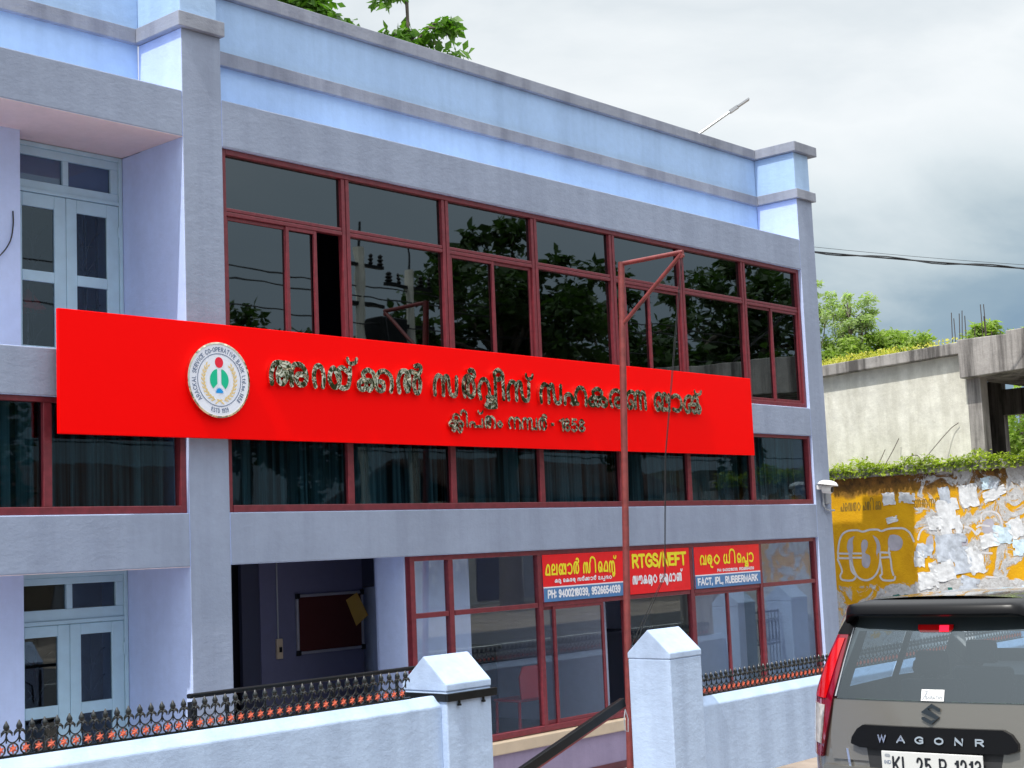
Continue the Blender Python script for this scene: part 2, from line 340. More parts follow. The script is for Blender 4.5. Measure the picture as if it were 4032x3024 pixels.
# ------------------------------------------------------------------ stroke lettering (drawn by hand, one skeleton per character)
def arc(*p): return ('s', p)
def lin(*p): return ('l', p)
ML = {
 'a': [arc((.02, 0), (0, .5), (.14, .93), (.42, 1.0), (.62, .8), (.66, .4), (.5, .04), (.32, .12), (.28, .45), (.34, .75)), arc((.40, .42), (.50, .5), (.46, .66)), lin((.86, 0), (.86, .62)), arc((.42, 1.0), (.70, .98), (.86, .8)), arc((.86, .7), (1.0, .97), (1.3, .95), (1.5, .55), (1.42, .1), (1.18, .04), (1.05, .28), (1.15, .52), (1.42, .5))],
 'ra_hard': [arc((.12, 0), (.0, .45), (.14, .88), (.42, 1.0), (.70, .88), (.84, .45), (.74, 0))],
 'ya': [arc((.42, .40), (.34, .72), (.2, .95), (.03, .7), (.02, .3), (.2, .02), (.42, .15), (.5, .55), (.44, .85), (.62, 1.0), (.9, .8)), arc((.45, .12), (.62, 0), (.88, .1), (.98, .5), (1.0, 1.0))],
 'virama': [arc((0, .95), (.06, .35), (.42, 0), (.85, .3), (1.0, 1.0))],
 'ka': [arc((.30, .5), (.22, .8), (.5, 1.0), (.78, .8), (.70, .5), (.62, .15), (.45, 0), (.34, .15), (.40, .45)), lin((.14, .46), (.9, .46)), arc((.2, .45), (.0, .32), (.0, .08), (.18, 0), (.36, .1)), arc((.86, .46), (1.03, .36), (1.05, .1), (.88, 0), (.72, .1))],
 'kka': [arc((.30, .5), (.22, .8), (.5, 1.0), (.80, .8), (.74, .3), (.55, 0), (.38, .15), (.40, .45)), lin((.14, .46), (1.0, .46)), arc((.2, .45), (.0, .32), (.0, .08), (.18, 0), (.36, .1)), arc((1.12, .46), (1.3, .4), (1.3, .08), (1.1, 0), (.92, .15), (.92, .6), (1.1, .93), (1.42, 1.0), (1.72, .75), (1.76, .3), (1.7, 0))],
 'l_chillu': [arc((.04, 0), (.0, .4), (.14, .72), (.4, .74), (.5, .5), (.46, .12), (.38, .05)), arc((.38, .05), (.3, .3), (.4, .62), (.62, .76), (.92, .62), (1.0, .3), (.9, .02), (.74, .08), (.72, .4), (.84, .66), (1.0, .76), (1.04, .94), (.92, 1.0), (.78, .96))],
 'sa': [arc((.02, 0), (0, .55), (.18, 1.0), (.42, .9), (.46, .5), (.46, 0)), arc((.46, .6), (.58, .98), (.74, .95), (.78, .5), (.84, .1), (1.0, 0), (1.16, .15), (1.2, 1.0))],
 'r_chillu': [arc((.1, 0), (0, .35), (.15, .68), (.5, .76), (.8, .55), (.86, .2), (.66, 0), (.42, .05), (.36, .35), (.5, .62), (.78, .72), (.92, .82), (.84, .97), (.62, 1.0), (.5, .95))],
 'va': [arc((.1, 0), (0, .5), (.2, .95), (.5, .95), (.68, .6), (.64, .12), (.45, .1)), lin((.45, .05), (1.05, .05)), lin((1.05, 0), (1.05, 1.0))],
 'vva': [arc((.1, .28), (0, .6), (.2, .97), (.5, .95), (.66, .66), (.62, .36)), lin((.5, .34), (1.05, .34)), lin((1.05, 1.0), (1.05, 0)), arc((1.05, 0), (.6, -.02), (.4, .02)), arc((.42, .02), (.6, .22), (.85, .18))],
 'i_sign': [arc((.0, .72), (.1, .93), (.45, 1.0), (.8, .88), (.9, .6), (.9, 0))],
 'ii_sign': [arc((.8, 0), (.8, .6), (.78, .85), (.5, .99), (.2, .88), (.22, .72), (.45, .66), (.75, .76))],
 'ha': [arc((.02, 0), (.04, .4), (.22, .56), (.4, .4), (.42, 0)), lin((.36, .05), (.72, .05)), arc((.64, .06), (.6, .55), (.8, .97), (1.06, .9), (1.18, .5), (1.15, 0))],
 'ra': [arc((.12, 0), (0, .45), (.18, .9), (.52, 1.0), (.82, .75), (.86, .3), (.6, 0), (.36, .15), (.42, .48), (.82, .5))],
 'nna': [arc((.3, .45), (.42, .3), (.36, .05), (.16, .02), (.0, .4), (.14, .88), (.4, 1.0), (.6, .78), (.62, 0)), arc((.62, .7), (.76, 1.0), (.94, .9), (.98, 0)), arc((.98, .7), (1.12, 1.0), (1.3, .9), (1.34, 0))],
 'ba': [arc((.3, .45), (.42, .3), (.36, .05), (.16, .02), (.0, .4), (.14, .88), (.42, 1.0), (.62, .78), (.64, .0)), lin((.6, .05), (1.2, .05)), arc((.64, .7), (.8, 1.0), (1.0, .92), (1.02, .55)), lin((1.2, 0), (1.2, .98))],
 'aa_sign': [arc((.0, .85), (.35, 1.0), (.75, .8), (.8, .3), (.5, .0), (.05, .08))],
 'nka': [arc((.3, .42), (.36, .1), (.14, .02), (.0, .35), (.08, .8), (.34, 1.0), (.56, .85), (.5, .5)), lin((.42, .5), (1.0, .5)), arc((.56, .85), (.78, 1.0), (.96, .8), (.86, .3), (.7, 0), (.54, .12)), arc((.95, .5), (1.12, .3), (1.05, .02), (.86, .06))],
 'kla': [arc((.36, .6), (.28, .85), (.5, 1.0), (.72, .85), (.64, .5), (.46, .38), (.4, .5)), lin((.15, .62), (.9, .62)), arc((.2, .6), (.02, .5), (.05, .34), (.3, .36)), arc((.86, .6), (1.0, .5), (.95, .34), (.75, .36)), arc((.2, .18), (.32, .28), (.42, .16), (.3, .04), (.2, .12)), arc((.42, .16), (.6, .26), (.66, .02), (.8, .0), (.9, .14), (.9, .26))],
 'pa': [arc((.02, 0), (.03, .38), (.2, .55), (.38, .4), (.42, 0)), lin((.36, .06), (1.0, .06)), lin((1.0, 0), (1.0, 1.0))],
 'ta': [arc((.1, 0), (0, .45), (.15, .9), (.42, .98), (.58, .6), (.5, .1), (.36, .02)), arc((.36, .02), (.26, .35), (.4, .8), (.68, 1.0), (.96, .8), (1.06, .4), (.96, 0))],
 'm_sign': [arc((.5, 1.0), (.0, .5), (.5, 0), (1.0, .5), (.52, 1.0))],
 'na': [arc((.12, 0), (0, .5), (.18, .95), (.46, .92), (.54, .5), (.54, 0)), arc((.54, .62), (.7, 1.0), (.96, .9), (1.04, .5), (1.02, 0))],
 'mpa': [arc((.04, 0), (0, .5), (.16, .98), (.4, .9), (.44, 0)), arc((.44, .65), (.56, 1.0), (.8, .9), (.82, 0)), lin((.8, .06), (1.2, .06)), lin((1.2, 0), (1.2, 1.0))],
 'ma': [arc((.0, .06), (.12, .55), (.4, .98), (.66, .8), (.72, .0)), lin((.72, .05), (.0, .05)), arc((.02, .04), (-.02, .25), (.12, .3))],
 'la': [arc((.40, .50), (.1, .46), (.0, .7), (.16, .98), (.42, .96), (.55, .72), (.42, .48)), lin((.05, .48), (.05, .05)), lin((.0, .05), (.95, .05)), lin((.95, 0), (.95, 1.0))],
 'lla': [arc((.2, .58), (.32, .78), (.52, .7), (.5, .45), (.26, .38), (.04, .55), (.06, .85), (.35, 1.0), (.7, .9), (.8, .6), (.66, .38), (.52, .25), (.6, .1), (.9, .05))],
 'e_sign': [arc((.3, .45), (.44, .3), (.36, .05), (.16, .02), (.0, .4), (.14, .88), (.42, 1.0), (.66, .75), (.66, 0))],
 'ee_sign': [arc((.3, .40), (.46, .2), (.28, .02), (.06, .1), (.1, .36), (.3, .42)), arc((.1, .36), (.0, .7), (.25, 1.0), (.6, .85), (.68, .45), (.62, 0))],
 'nta': [arc((.08, .3), (0, .65), (.16, .98), (.42, .95), (.5, .66), (.5, .3)), arc((.5, .7), (.66, 1.0), (.92, .9), (1.0, .5), (.94, .1), (.7, .0), (.62, .14), (.8, .22), (1.0, .16))],
 'dda': [arc((.2, .98), (.0, .6), (.08, .1), (.32, .02), (.5, .3), (.54, .98)), arc((.54, .5), (.6, .12), (.8, .04), (1.1, .05)), lin((1.1, 0), (1.1, 1.0))],
 'ppa': [arc((.02, .32), (.03, .58), (.2, .7), (.38, .58), (.42, .32)), lin((.36, .36), (1.0, .36)), lin((1.0, 1.0), (1.0, .0)), arc((1.0, .03), (.6, .0), (.4, .03)), arc((.42, .04), (.6, .22), (.85, .16))],
 'o': [arc((.35, .5), (.2, .62), (.04, .4), (.12, .05), (.38, .05), (.44, .4), (.30, .85), (.55, 1.0), (.85, .8), (.9, .4), (.8, .02)), arc((.44, .35), (.62, .5), (.66, .05))],
 'ru': [arc((.12, .3), (0, .6), (.18, .95), (.52, 1.0), (.82, .8), (.82, .45), (.58, .28), (.36, .4), (.44, .62), (.82, .62)), arc((.8, .4), (1.0, .2), (.85, 0), (.62, .06))],
 'u': [arc((.04, .75), (.2, 1.0), (.6, 1.0), (.74, .75), (.5, .5), (.15, .35), (.1, .1), (.4, 0), (.95, .04))],
 'lpa': [lin((.0, .4), (.0, .7)), arc((.0, .7), (.15, 1.0), (.4, .8), (.3, .6)), lin((0, .4), (1.3, .4)), lin((1.3, 1.0), (1.3, 0)), arc((1.3, .03), (.9, 0), (.7, .03))],
 'nna2': [arc((.08, .0), (0, .5), (.16, .98), (.42, .9), (.5, .0)), arc((.5, .6), (.66, 1.0), (.92, .9), (1.0, .0)), arc((.5, .1), (.7, .3), (.95, .2))],
 'au_sign': [arc((.0, .5), (.2, .95), (.45, .9), (.4, .5)), arc((.45, .6), (.65, 1.0), (.95, .9), (1.0, .4), (.9, .05), (.65, .05))],
 'rya': [arc((.12, .2), (0, .55), (.18, .95), (.5, 1.0), (.76, .75), (.74, .4), (.52, .22), (.34, .38), (.46, .6), (.76, .58)), arc((.8, .95), (1.02, .8), (1.0, .2), (.8, 0))],
 'bhya': [arc((.2, .5), (.34, .7), (.52, .56), (.4, .36), (.18, .42), (.02, .66), (.14, .95), (.5, 1.0), (.76, .8), (.72, .4), (.5, .2)), arc((.8, .98), (1.04, .8), (1.0, .2), (.78, 0), (.66, .12))],
}
LT = {
 'A': [lin((0, 0), (.42, 1), (.84, 0)), lin((.17, .34), (.67, .34))], 'B': [lin((.04, 0), (.04, 1)), arc((.04, .97), (.5, .97), (.62, .74), (.5, .54), (.04, .52)), arc((.04, .52), (.55, .5), (.7, .27), (.55, .03), (.04, .03))],
 'C': [arc((.74, .76), (.6, .95), (.34, .98), (.06, .7), (.06, .3), (.34, .02), (.6, .05), (.74, .24))], 'D': [lin((.04, 0), (.04, 1)), arc((.04, .97), (.45, .95), (.72, .68), (.72, .32), (.45, .05), (.04, .03))],
 'E': [lin((.62, .97), (.05, .97), (.05, .03), (.64, .03)), lin((.05, .52), (.56, .52))], 'F': [lin((.6, .97), (.05, .97), (.05, 0)), lin((.05, .5), (.52, .5))],
 'G': [arc((.74, .78), (.58, .96), (.34, .98), (.06, .7), (.06, .3), (.34, .02), (.62, .06), (.75, .22)), lin((.45, .46), (.75, .46), (.75, .1))], 'H': [lin((.05, 0), (.05, 1)), lin((.7, 0), (.7, 1)), lin((.05, .52), (.7, .52))],
 'I': [lin((.08, 0), (.08, 1))], 'K': [lin((.05, 0), (.05, 1)), lin((.7, 1), (.07, .42)), lin((.26, .6), (.74, 0))], 'L': [lin((.05, 1), (.05, .03), (.58, .03))], 'M': [lin((.04, 0), (.1, 1), (.46, .12), (.82, 1), (.88, 0))],
 'N': [lin((.05, 0), (.05, 1), (.68, 0), (.68, 1))], 'O': [arc((.4, .98), (.08, .75), (.08, .25), (.4, .02), (.72, .25), (.72, .75), (.42, .98))], 'P': [lin((.05, 0), (.05, 1)), arc((.05, .97), (.5, .96), (.66, .72), (.5, .47), (.05, .45))],
 'R': [lin((.05, 0), (.05, 1)), arc((.05, .97), (.5, .96), (.66, .74), (.5, .52), (.05, .5)), lin((.36, .5), (.7, 0))], 'S': [arc((.62, .8), (.45, .97), (.18, .95), (.06, .74), (.2, .56), (.48, .47), (.64, .26), (.5, .04), (.2, .03), (.04, .2))],
 'T': [lin((0, .97), (.68, .97)), lin((.34, .97), (.34, 0))], 'U': [arc((.05, 1), (.05, .35), (.2, .04), (.38, .01), (.56, .04), (.7, .35), (.7, 1))], 'V': [lin((0, 1), (.38, 0), (.76, 1))], 'W': [lin((0, 1), (.24, 0), (.48, .95), (.72, 0), (.96, 1))],
 'Y': [lin((0, 1), (.36, .48), (.72, 1)), lin((.36, .48), (.36, 0))], 'd': [arc((.5, .35), (.4, .62), (.12, .58), (.06, .3), (.2, .03), (.44, .1), (.5, .35)), lin((.52, 0), (.52, 1))], 't': [lin((.16, .9), (.16, .1), (.36, .03)), lin((0, .66), (.36, .66))],
 'n': [lin((.05, 0), (.05, .68)), arc((.05, .45), (.25, .68), (.48, .55), (.5, 0))], 'o': [arc((.28, .66), (.05, .34), (.28, .02), (.52, .34), (.29, .66))],
 '0': [arc((.3, .98), (.06, .75), (.06, .25), (.3, .02), (.54, .25), (.54, .75), (.31, .98))], '1': [lin((.06, .78), (.28, 1), (.28, 0))], '2': [arc((.06, .76), (.18, .97), (.42, .95), (.54, .72), (.4, .4), (.05, .04)), lin((.05, .03), (.58, .03))],
 '3': [arc((.06, .84), (.25, .98), (.48, .9), (.5, .65), (.25, .52)), arc((.25, .52), (.52, .45), (.56, .18), (.35, .02), (.05, .12))], '4': [lin((.42, 0), (.42, 1), (.03, .3), (.6, .3))], '5': [lin((.52, .97), (.12, .97), (.08, .52)), arc((.08, .52), (.35, .62), (.56, .36), (.42, .06), (.18, .02), (.03, .15))],
 '6': [arc((.5, .88), (.3, .98), (.08, .65), (.06, .25), (.3, .02), (.54, .25), (.42, .52), (.2, .54), (.07, .35))], '8': [arc((.3, .54), (.1, .75), (.3, .98), (.5, .75), (.3, .54), (.05, .26), (.3, .02), (.55, .26), (.3, .54))], '9': [arc((.1, .12), (.3, .02), (.52, .35), (.54, .75), (.3, .98), (.06, .75), (.18, .48), (.4, .46), (.53, .65))],
 '-': [lin((.02, .42), (.34, .42))], '/': [lin((0, -.1), (.36, 1.05))], ':': [lin((.08, .62), (.08, .72)), lin((.08, .1), (.08, .2))], ',': [lin((.1, .1), (.02, -.14))], '.': [lin((.05, 0), (.05, .1))], ' ': [],
}
def smooth(pts, k=5):
    p = [Vector(q) for q in pts]; out_ = []
    p = [p[0]*2-p[1]] + p + [p[-1]*2-p[-2]]
    for i in range(1, len(p)-2):
        for j in range(k):
            t = j/k
            out_.append(.5*((2*p[i])+(p[i+1]-p[i-1])*t+(2*p[i-1]-5*p[i]+4*p[i+1]-p[i+2])*t*t+(3*p[i]-p[i-1]-3*p[i+1]+p[i+2])*t**3))
    out_.append(p[-2]); return out_
LAYER = [0]
def stroke(mb, pts, hw, P, depth=0., mi=0):
    """a thick pen stroke; P maps (u, v, height) to a world point"""
    n = len(pts); i = len(mb.v); lay = LAYER[0] % 7*.00035; LAYER[0] += 1
    Lp, Rp = [], []
    for k in range(n):
        d = (pts[min(k+1, n-1)]-pts[max(k-1, 0)]); d = d.normalized() if d.length else Vector((1, 0))
        nn = Vector((-d.y, d.x)); w_ = hw
        if 0 < k < n-1:
            a = (pts[k]-pts[k-1]).normalized(); c = max(.45, abs(a.dot(d))); w_ = hw/c
        Lp.append(pts[k]+nn*w_); Rp.append(pts[k]-nn*w_)
    hs = [depth+lay+.0012*k/max(1, n-1) for k in range(n)]
    for k in range(n): mb.v.append(P(Lp[k].x, Lp[k].y, hs[k])); mb.v.append(P(Rp[k].x, Rp[k].y, hs[k]))
    for k in range(n-1): mb.f.append((i+2*k, i+2*k+1, i+2*k+3, i+2*k+2)); mb.m.append(mi)
    for e, q in ((0, pts[0]), (n-1, pts[-1])):      # round ends
        j = len(mb.v); mb.v += [P(q.x+hw*math.cos(t*math.pi/4), q.y+hw*math.sin(t*math.pi/4), hs[e]+.0001) for t in range(8)]; mb.f.append(tuple(range(j, j+8))); mb.m.append(mi)
    if depth > .004:
        j = len(mb.v)
        ring = Lp+Rp[::-1]; hh = hs+hs[::-1]; m = len(ring)
        mb.v += [P(q.x, q.y, h) for q, h in zip(ring, hh)]+[P(q.x, q.y, 0) for q in ring]
        for k in range(m): mb.f.append((j+k, j+(k+1) % m, j+m+(k+1) % m, j+m+k)); mb.m.append(mi)
def glyph(mb, strokes, box, hw, P, depth=0., mi=0):
    """fit a character's skeleton into box = (u0, v0, u1, v1), pen half-width hw kept inside"""
    allp = [Vector(p) for _, ps in strokes for p in (smooth(ps) if _ == 's' else ps)]
    if not allp: return
    a0, a1 = min(p[0] for p in allp), max(p[0] for p in allp); b0, b1 = min(p[1] for p in allp), max(p[1] for p in allp)
    u0, v0, u1, v1 = box; su = (u1-u0-2*hw)/max(a1-a0, 1e-6) if a1-a0 > 1e-6 else 0; sv = (v1-v0-2*hw)/max(b1-b0, 1e-6) if b1-b0 > 1e-6 else 0
    for t, ps in strokes:
        q = [Vector(((p[0]-a0)*su+u0+hw, (p[1]-b0)*sv+v0+hw)) for p in ps]
        stroke(mb, smooth(q) if t == 's' else q, hw, P, depth, mi)
def latin(mb, text, u0, u1, v0, h, hw, P, mi=0, depth=0., gap=.22, tracking=None):
    adv = []; x = 0
    for ch in text:
        g = LT.get(ch, []); wd = .34 if ch == ' ' else max([p[0] for _, ps in g for p in ps]+[.05])
        adv.append((x, wd)); x += wd+gap
    tot = x-gap; s = (u1-u0)/tot
    for ch, (a, wd) in zip(text, adv):
        for t, ps in LT.get(ch, []):
            q = [Vector((u0+(a+p[0])*s, v0+p[1]*h)) for p in ps]; stroke(mb, smooth(q, 4) if t == 's' else q, hw, P, depth, mi)
def malayalam(mb, names, u0, u1, v0, h, hw, P, mi=0, wide={}, hi={}, lo={}):
    ws = []
    for nme in names:
        if nme == ' ': ws.append(.5); continue
        ps = [p for _, q in ML[nme] for p in q]; ws.append(max(p[0] for p in ps)-min(p[0] for p in ps)+.34)
    s = (u1-u0)/sum(ws); x = u0
    for nme, wd in zip(names, ws):
        if nme == 'virama': glyph(mb, ML[nme], (x-.35*s, v0+h*1.08, x+.25*s, v0+h*1.45), hw*.8, P, 0, mi); x += wd*s*.35; continue
        if nme != ' ':
            top = {'i_sign': 1.45, 'ii_sign': 1.5, 'r_chillu': 1.4, 'l_chillu': 1.4}.get(nme, 1.0); bot = {'vva': -.4, 'kla': -.45, 'ppa': -.42, 'ru': -.4, 'nta': -.45, 'lla': -.3, 'lpa': -.45, 'rya': -.3, 'bhya': -.35}.get(nme, 0)
            if nme == 'i_sign': glyph(mb, ML[nme], (x-.22*s, v0, x+(wd-.3)*s, v0+h*top), hw, P, 0, mi)
            else: glyph(mb, ML[nme], (x+.05*s, v0+bot*h, x+(wd-.1)*s, v0+h*top), hw, P, 0, mi)
        x += wd*s

# ------------------------------------------------------------------ ground
def sheet(name, xs, ys, zf, mat):
    mb = MB()
    for i, x in enumerate(xs):
        for j, y in enumerate(ys): mb.v.append((x, y, zf(x, y)))
    n = len(ys)
    for i in range(len(xs)-1):
        for j in range(n-1): mb.f.append((i*n+j, (i+1)*n+j, (i+1)*n+j+1, i*n+j+1)); mb.m.append(0)
    return mb.build(name, mat, kind='structure')
RZ = .33
def gz(x, y):
    if y >= -3.1: return -.60
    if y >= -5.0: return -.60+(RZ-.02+.60)*(-3.1-y)/1.9
    return RZ-.02
sheet('ground', [-900, -60, -20, -8, -4, 0, 4, 8, 12, 16, 20, 60, 900], [-900, -60, -20, -13, -5.0, -4.4, -3.8, -3.1, 0, 40, 200, 1200], gz, EARTH)
sheet('road', [-600, -20, 0, 20, 600], [-12.6, -9, -5.4], lambda x, y: RZ, ASPH)
sheet('courtyard', [-14, 0, 8, 16.5], [-2.95, -1, -.05], lambda x, y: -.59, PAVE)
mb = MB(); mb.box(-600, 600, -9.06, -8.94, RZ+.002, RZ+.006); mb.build('road_marking', plain('road_paint', (.6, .6, .58), .7, var=.15), kind='structure')

# ------------------------------------------------------------------ the bank building
bank = thing('bank_building', (5, 0, -.6), 'two storey bank building painted grey and pale blue with rows of dark windows', 'building')
XL, XA, XB, XC, XD = -6.0, 0., .508, 12.385, 12.878
FD = .40                                    # depth of the front frame
# front frame: grey faces to the street, pale blue reveals
mb = MB()
def beam(x0, x1, z0, z1, y0=0, y1=FD): mb.box(x0, x1, y0, y1, z0, z1, 1, 0)
def lpost(x0, x1, ztop):
    mb.prism([(0, -.6), (1.12, -.6), (1.12, 6.80), (.781, 6.80), (.781, ztop), (0, ztop)], 'x', x0, x1, 1); mb.m[-3] = 0
lpost(XA, XB, 7.98); lpost(XC, XD, 8.0); beam(-6.5, XL, -.6, 7.98)
for x0, x1 in ((XL, XA), (XB, XC)):
    beam(x0, x1, 2.345, 2.885); beam(x0, x1, 4.005, 4.465)
beam(XL, XA, 6.805, 7.3, 0, .781); beam(XB, XC, 6.785, 7.3, 0, .781)

mb.build('front_frame', [GREY, PALE], bank, bevel=.012)
# parapet walls set back behind the ledge
mb = MB(); mb.box(XB, XC, .78, .96, 7.302, 8.80); mb.box(XL, XA, .78, .96, 7.302, 10.6)
mb.box(XA+.002, XB-.03, .02, .95, 8.14, 10.6); mb.box(XC+.012, XD-.012, .015, .96, 8.155, 8.80)
mb.box(XD-.20, XD-.02, .96, 9, 7.302, 8.80); mb.box(-6.5, XD-.20, 8.82, 9, 7.302, 8.80); mb.build('parapet', BLUE, bank, bevel=.01)
mb = MB(); mb.box(XB+.02, XC-.06, .715, 1.0, 7.985, 8.15); mb.box(XL, XA-.07, .715, .99, 7.975, 8.14)
mb.build('parapet_band', GREYB, bank, bevel=.008)
mb = MB(); mb.box(XA-.07, XB+.018, -.06, .80, 7.98, 8.142); mb.build('pillar_band', GREYB, bank, bevel=.008)
mb = MB(); mb.box(XC-.06, XD+.06, -.055, 1.0, 8.0, 8.157); mb.build('pillar_band', GREYB, bank, bevel=.008)
mb = MB(); mb.box(XB-.03, XC-.06, .715, 1.02, 8.80, 8.965); mb.box(XC-.06, XD+.17, -.06, 1.02, 8.802, 8.968); mb.build('coping', GREYB, bank, bevel=.01)
# outer body: side wall, back wall, roof slab, floors
mb = MB(); mb.box(XD-.25, XD, 1.122, 9, -.6, 7.3); mb.box(-6.5, XD-.25, 8.8, 9, -.6, 7.3); mb.box(-6.5, -6.3, FD, 8.8, -.6, 7.3); mb.build('outer_wall', GREY, bank)
mb = MB(); mb.box(-6.3, XD-.25, .78, 8.8, 7.05, 7.25); mb.box(XB, XD-.25, FD, 8.8, 2.36, 2.6); mb.box(XB, XD-.25, FD, 8.8, 4.1, 4.40); mb.box(-6.3, XB, 1.3, 8.8, 2.36, 2.6); mb.box(-6.3, XB, 1.3, 8.8, 4.1, 4.3); mb.build('floor_slab', INWALL, bank)
# recessed balcony on the left, both storeys
mb = MB(); mb.box(XL, -1.385, .83, 1.3, 4.466, 6.803); mb.box(XL, -1.372, .83, 1.3, -.6, 2.343); mb.box(XA, XB, 1.121, 1.6, 4.466, 6.79); mb.box(XA, XB, 1.121, 1.6, -.6, 2.35)
mb.box(XL, XA, 1.18, 1.3, 6.40, 6.8); mb.build('recess_wall', PALE, bank)
mb = MB(); mb.box(XL, XA-.001, .782, 1.3, 6.805, 7.0); mb.box(XL, XA-.001, .006, 1.112, 6.800, 6.8045); mb.build('recess_ceiling', CEIL, bank)
mb = MB(); mb.box(XL, XA-.001, FD, 1.3, 2.36, 2.6); mb.box(XL, XA-.001, .006, 1.112, 2.340, 2.3445); mb.build('recess_ceiling', CEIL, bank)
mb = MB(); mb.box(XL, XA, FD, 1.3, 4.25, 4.45); mb.build('recess_floor', PAVE, bank); mb = MB(); mb.box(XL, XA-.001, .0, 1.3, -.6, -.20); mb.build('recess_floor', PAVE, bank)
def double_door(z0, ztop, f0, f1, lt, r0, rh):
    """frame, fanlight and two glazed leaves; f0..f1 fanlight panes, lt top of the leaves, r0 top of the first pane row"""
    x0, x1, y = -1.383, -.003, 1.12
    mb = MB(); mb.box(x0, -1.335, y-.012, y+.09, z0, ztop); mb.box(-.048, x1, y-.012, y+.09, z0, ztop); mb.box(-1.335, -.048, y-.012, y+.09, ztop-.05, ztop)
    mb.box(-1.335, -.048, y-.014, y+.09, lt+.004, lt+.045); d = mb.build('door', TEAL, bank, bevel=.006)
    mb = MB(); a, b = -1.335, -.048
    mb.box(a, b, y+.004, y+.06, lt+.045, f0); mb.box(a, b, y+.004, y+.06, f1, ztop-.05); mb.box(a, -1.285, y+.004, y+.06, f0, f1); mb.box(-.722, -.653, y+.004, y+.06, f0, f1); mb.box(-.138, b, y+.004, y+.06, f0, f1)
    mb.build('fanlight', TEAL, d, bevel=.007)
    g = MB(); g.box(-1.285, -.138, y+.035, y+.042, f0, f1)
    rows = []; t_ = r0
    while t_-rh > z0+.08: rows.append((t_-rh, t_)); t_ -= rh+.115
    for lx0, lx1, px0, px1 in ((-1.333, -.692, -1.196, -.828), (-.688, -.05, -.562, -.197)):
        lf = MB(); lf.box(lx0, px0, y, y+.045, z0, lt); lf.box(px1, lx1, y, y+.045, z0, lt); zz = lt
        for a, b in rows: lf.box(px0, px1, y, y+.045, b, zz); zz = a; g.box(px0, px1, y+.02, y+.027, a, b)
        lf.box(px0, px1, y, y+.045, z0, zz); lf.build('door_leaf', TEAL, d, bevel=.008)
    g.build('pane', GLASSO, d)
    q = MB()                                                        # wrought iron grille behind the panes
    for c in (-1.01, -.38):
        q.tube([(c, y+.12, z0), (c, y+.12, lt-.1)], .007, 6)
        for a, b in rows:
            for f in (.22, .62):
                zc = a+(b-a)*f
                for sgn in (-1, 1): q.tube([(c, y+.12, zc-.15), (c+sgn*.05, y+.12, zc-.02), (c+sgn*.12, y+.12, zc+.07), (c+sgn*.17, y+.12, zc+.10)], .006, 5)
                q.tube([(c-.08, y+.12, zc-.06), (c+.08, y+.12, zc-.06)], .006, 5)
    q.build('grille', IRON, d)
    for zc in (lt-.35, lt-1.4):
        mb = MB(); mb.tube([(-.055, y-.008, zc), (-.055, y-.008, zc+.12)], .011, 8); mb.build('hinge', TEAL, d)
double_door(4.47, 6.795, 6.39, 6.655, 6.256, 6.112, .668)
double_door(-.2, 2.342, 1.97, 2.22, 1.813, 1.70, .685)
mb = MB(); mb.box(XL, XA, 1.9, 1.95, -.2, 2.3); mb.box(XL, XA, 1.9, 1.95, 4.5, 6.8); mb.build('door_room_wall', DARK, bank)

# windows ----------------------------------------------------------
def tilted(mb, x0, x1, z0, z1, y):
    # a pane never sits quite square in its frame
    a, b = random.uniform(-.0022, .0022), random.uniform(-.003, .003); xc, zc = (x0+x1)/2, (z0+z1)/2
    f = lambda x, z, o: (x, y+o+a*(x-xc)+b*(z-zc), z)
    c = [(x0, z0), (x1, z0), (x1, z1), (x0, z1)]
    mb.quad([f(x, z, 0) for x, z in c]); mb.quad([f(x, z, .006) for x, z in c[::-1]])
def bars(mb, x0, x1, z0, z1, y0=.05, y1=.13): mb.box(x0, x1, y0, y1, z0, z1)
# upper strip
mb = MB(); zb, zt = 4.468, 6.783
bars(mb, XB+.002, XB+.075, zb, zt, .05, .15); bars(mb, 12.30, XC-.012, zb, zt, .05, .15); bars(mb, XB+.075, 12.30, zt-.06, zt, .05, .15); bars(mb, XB+.075, 12.30, zb, zb+.07, .05, .15)
MX = [2.30, 3.955, 5.64, 7.32, 9.0, 10.69]
for k, x in enumerate(MX):
    for q in (-.058, .004): bars(mb, x+q, x+q+.053, zb+.07, zt-.06, .062 if q < 0 else .057, .14)
edges = [XB+.075]+MX+[12.30]
for k in range(7):
    a = edges[k]+(.058 if k else 0); b = edges[k+1]-(.06 if k < 6 else 0)
    bars(mb, a, b, 6.055, 6.10, .066, .14); bars(mb, a, b, 6.105, 6.145, .07, .14)
up_win = mb.build('window', MAROON, bank, bevel=.006)
mb = MB()
for k in range(7):
    a = edges[k]+(.058 if k else 0); b = edges[k+1]-(.06 if k < 6 else 0)
    tilted(mb, a-.01, b+.01, 6.14, zt-.055, .11)
    cut = {0: [a, 1.43, 1.86], 2: [a, 4.82, b], 4: [a, 8.17, b], 6: [a, 11.49, b]}.get(k, [a, b])
    for c0, c1 in zip(cut, cut[1:]): tilted(mb, c0, c1, zb+.06, 6.06, .113)
mb.build('pane', GLASSD, up_win)
def sash(x0, x1, z0, z1, y, win, wd=.045):
    s = MB(); s.box(x0, x0+wd, y, y+.03, z0, z1); s.box(x1-wd, x1, y, y+.03, z0, z1); s.box(x0+wd, x1-wd, y, y+.03, z1-.04, z1); s.box(x0+wd, x1-wd, y, y+.03, z0, z0+.05)
    return s.build('sash', MAROON, win, bevel=.004)
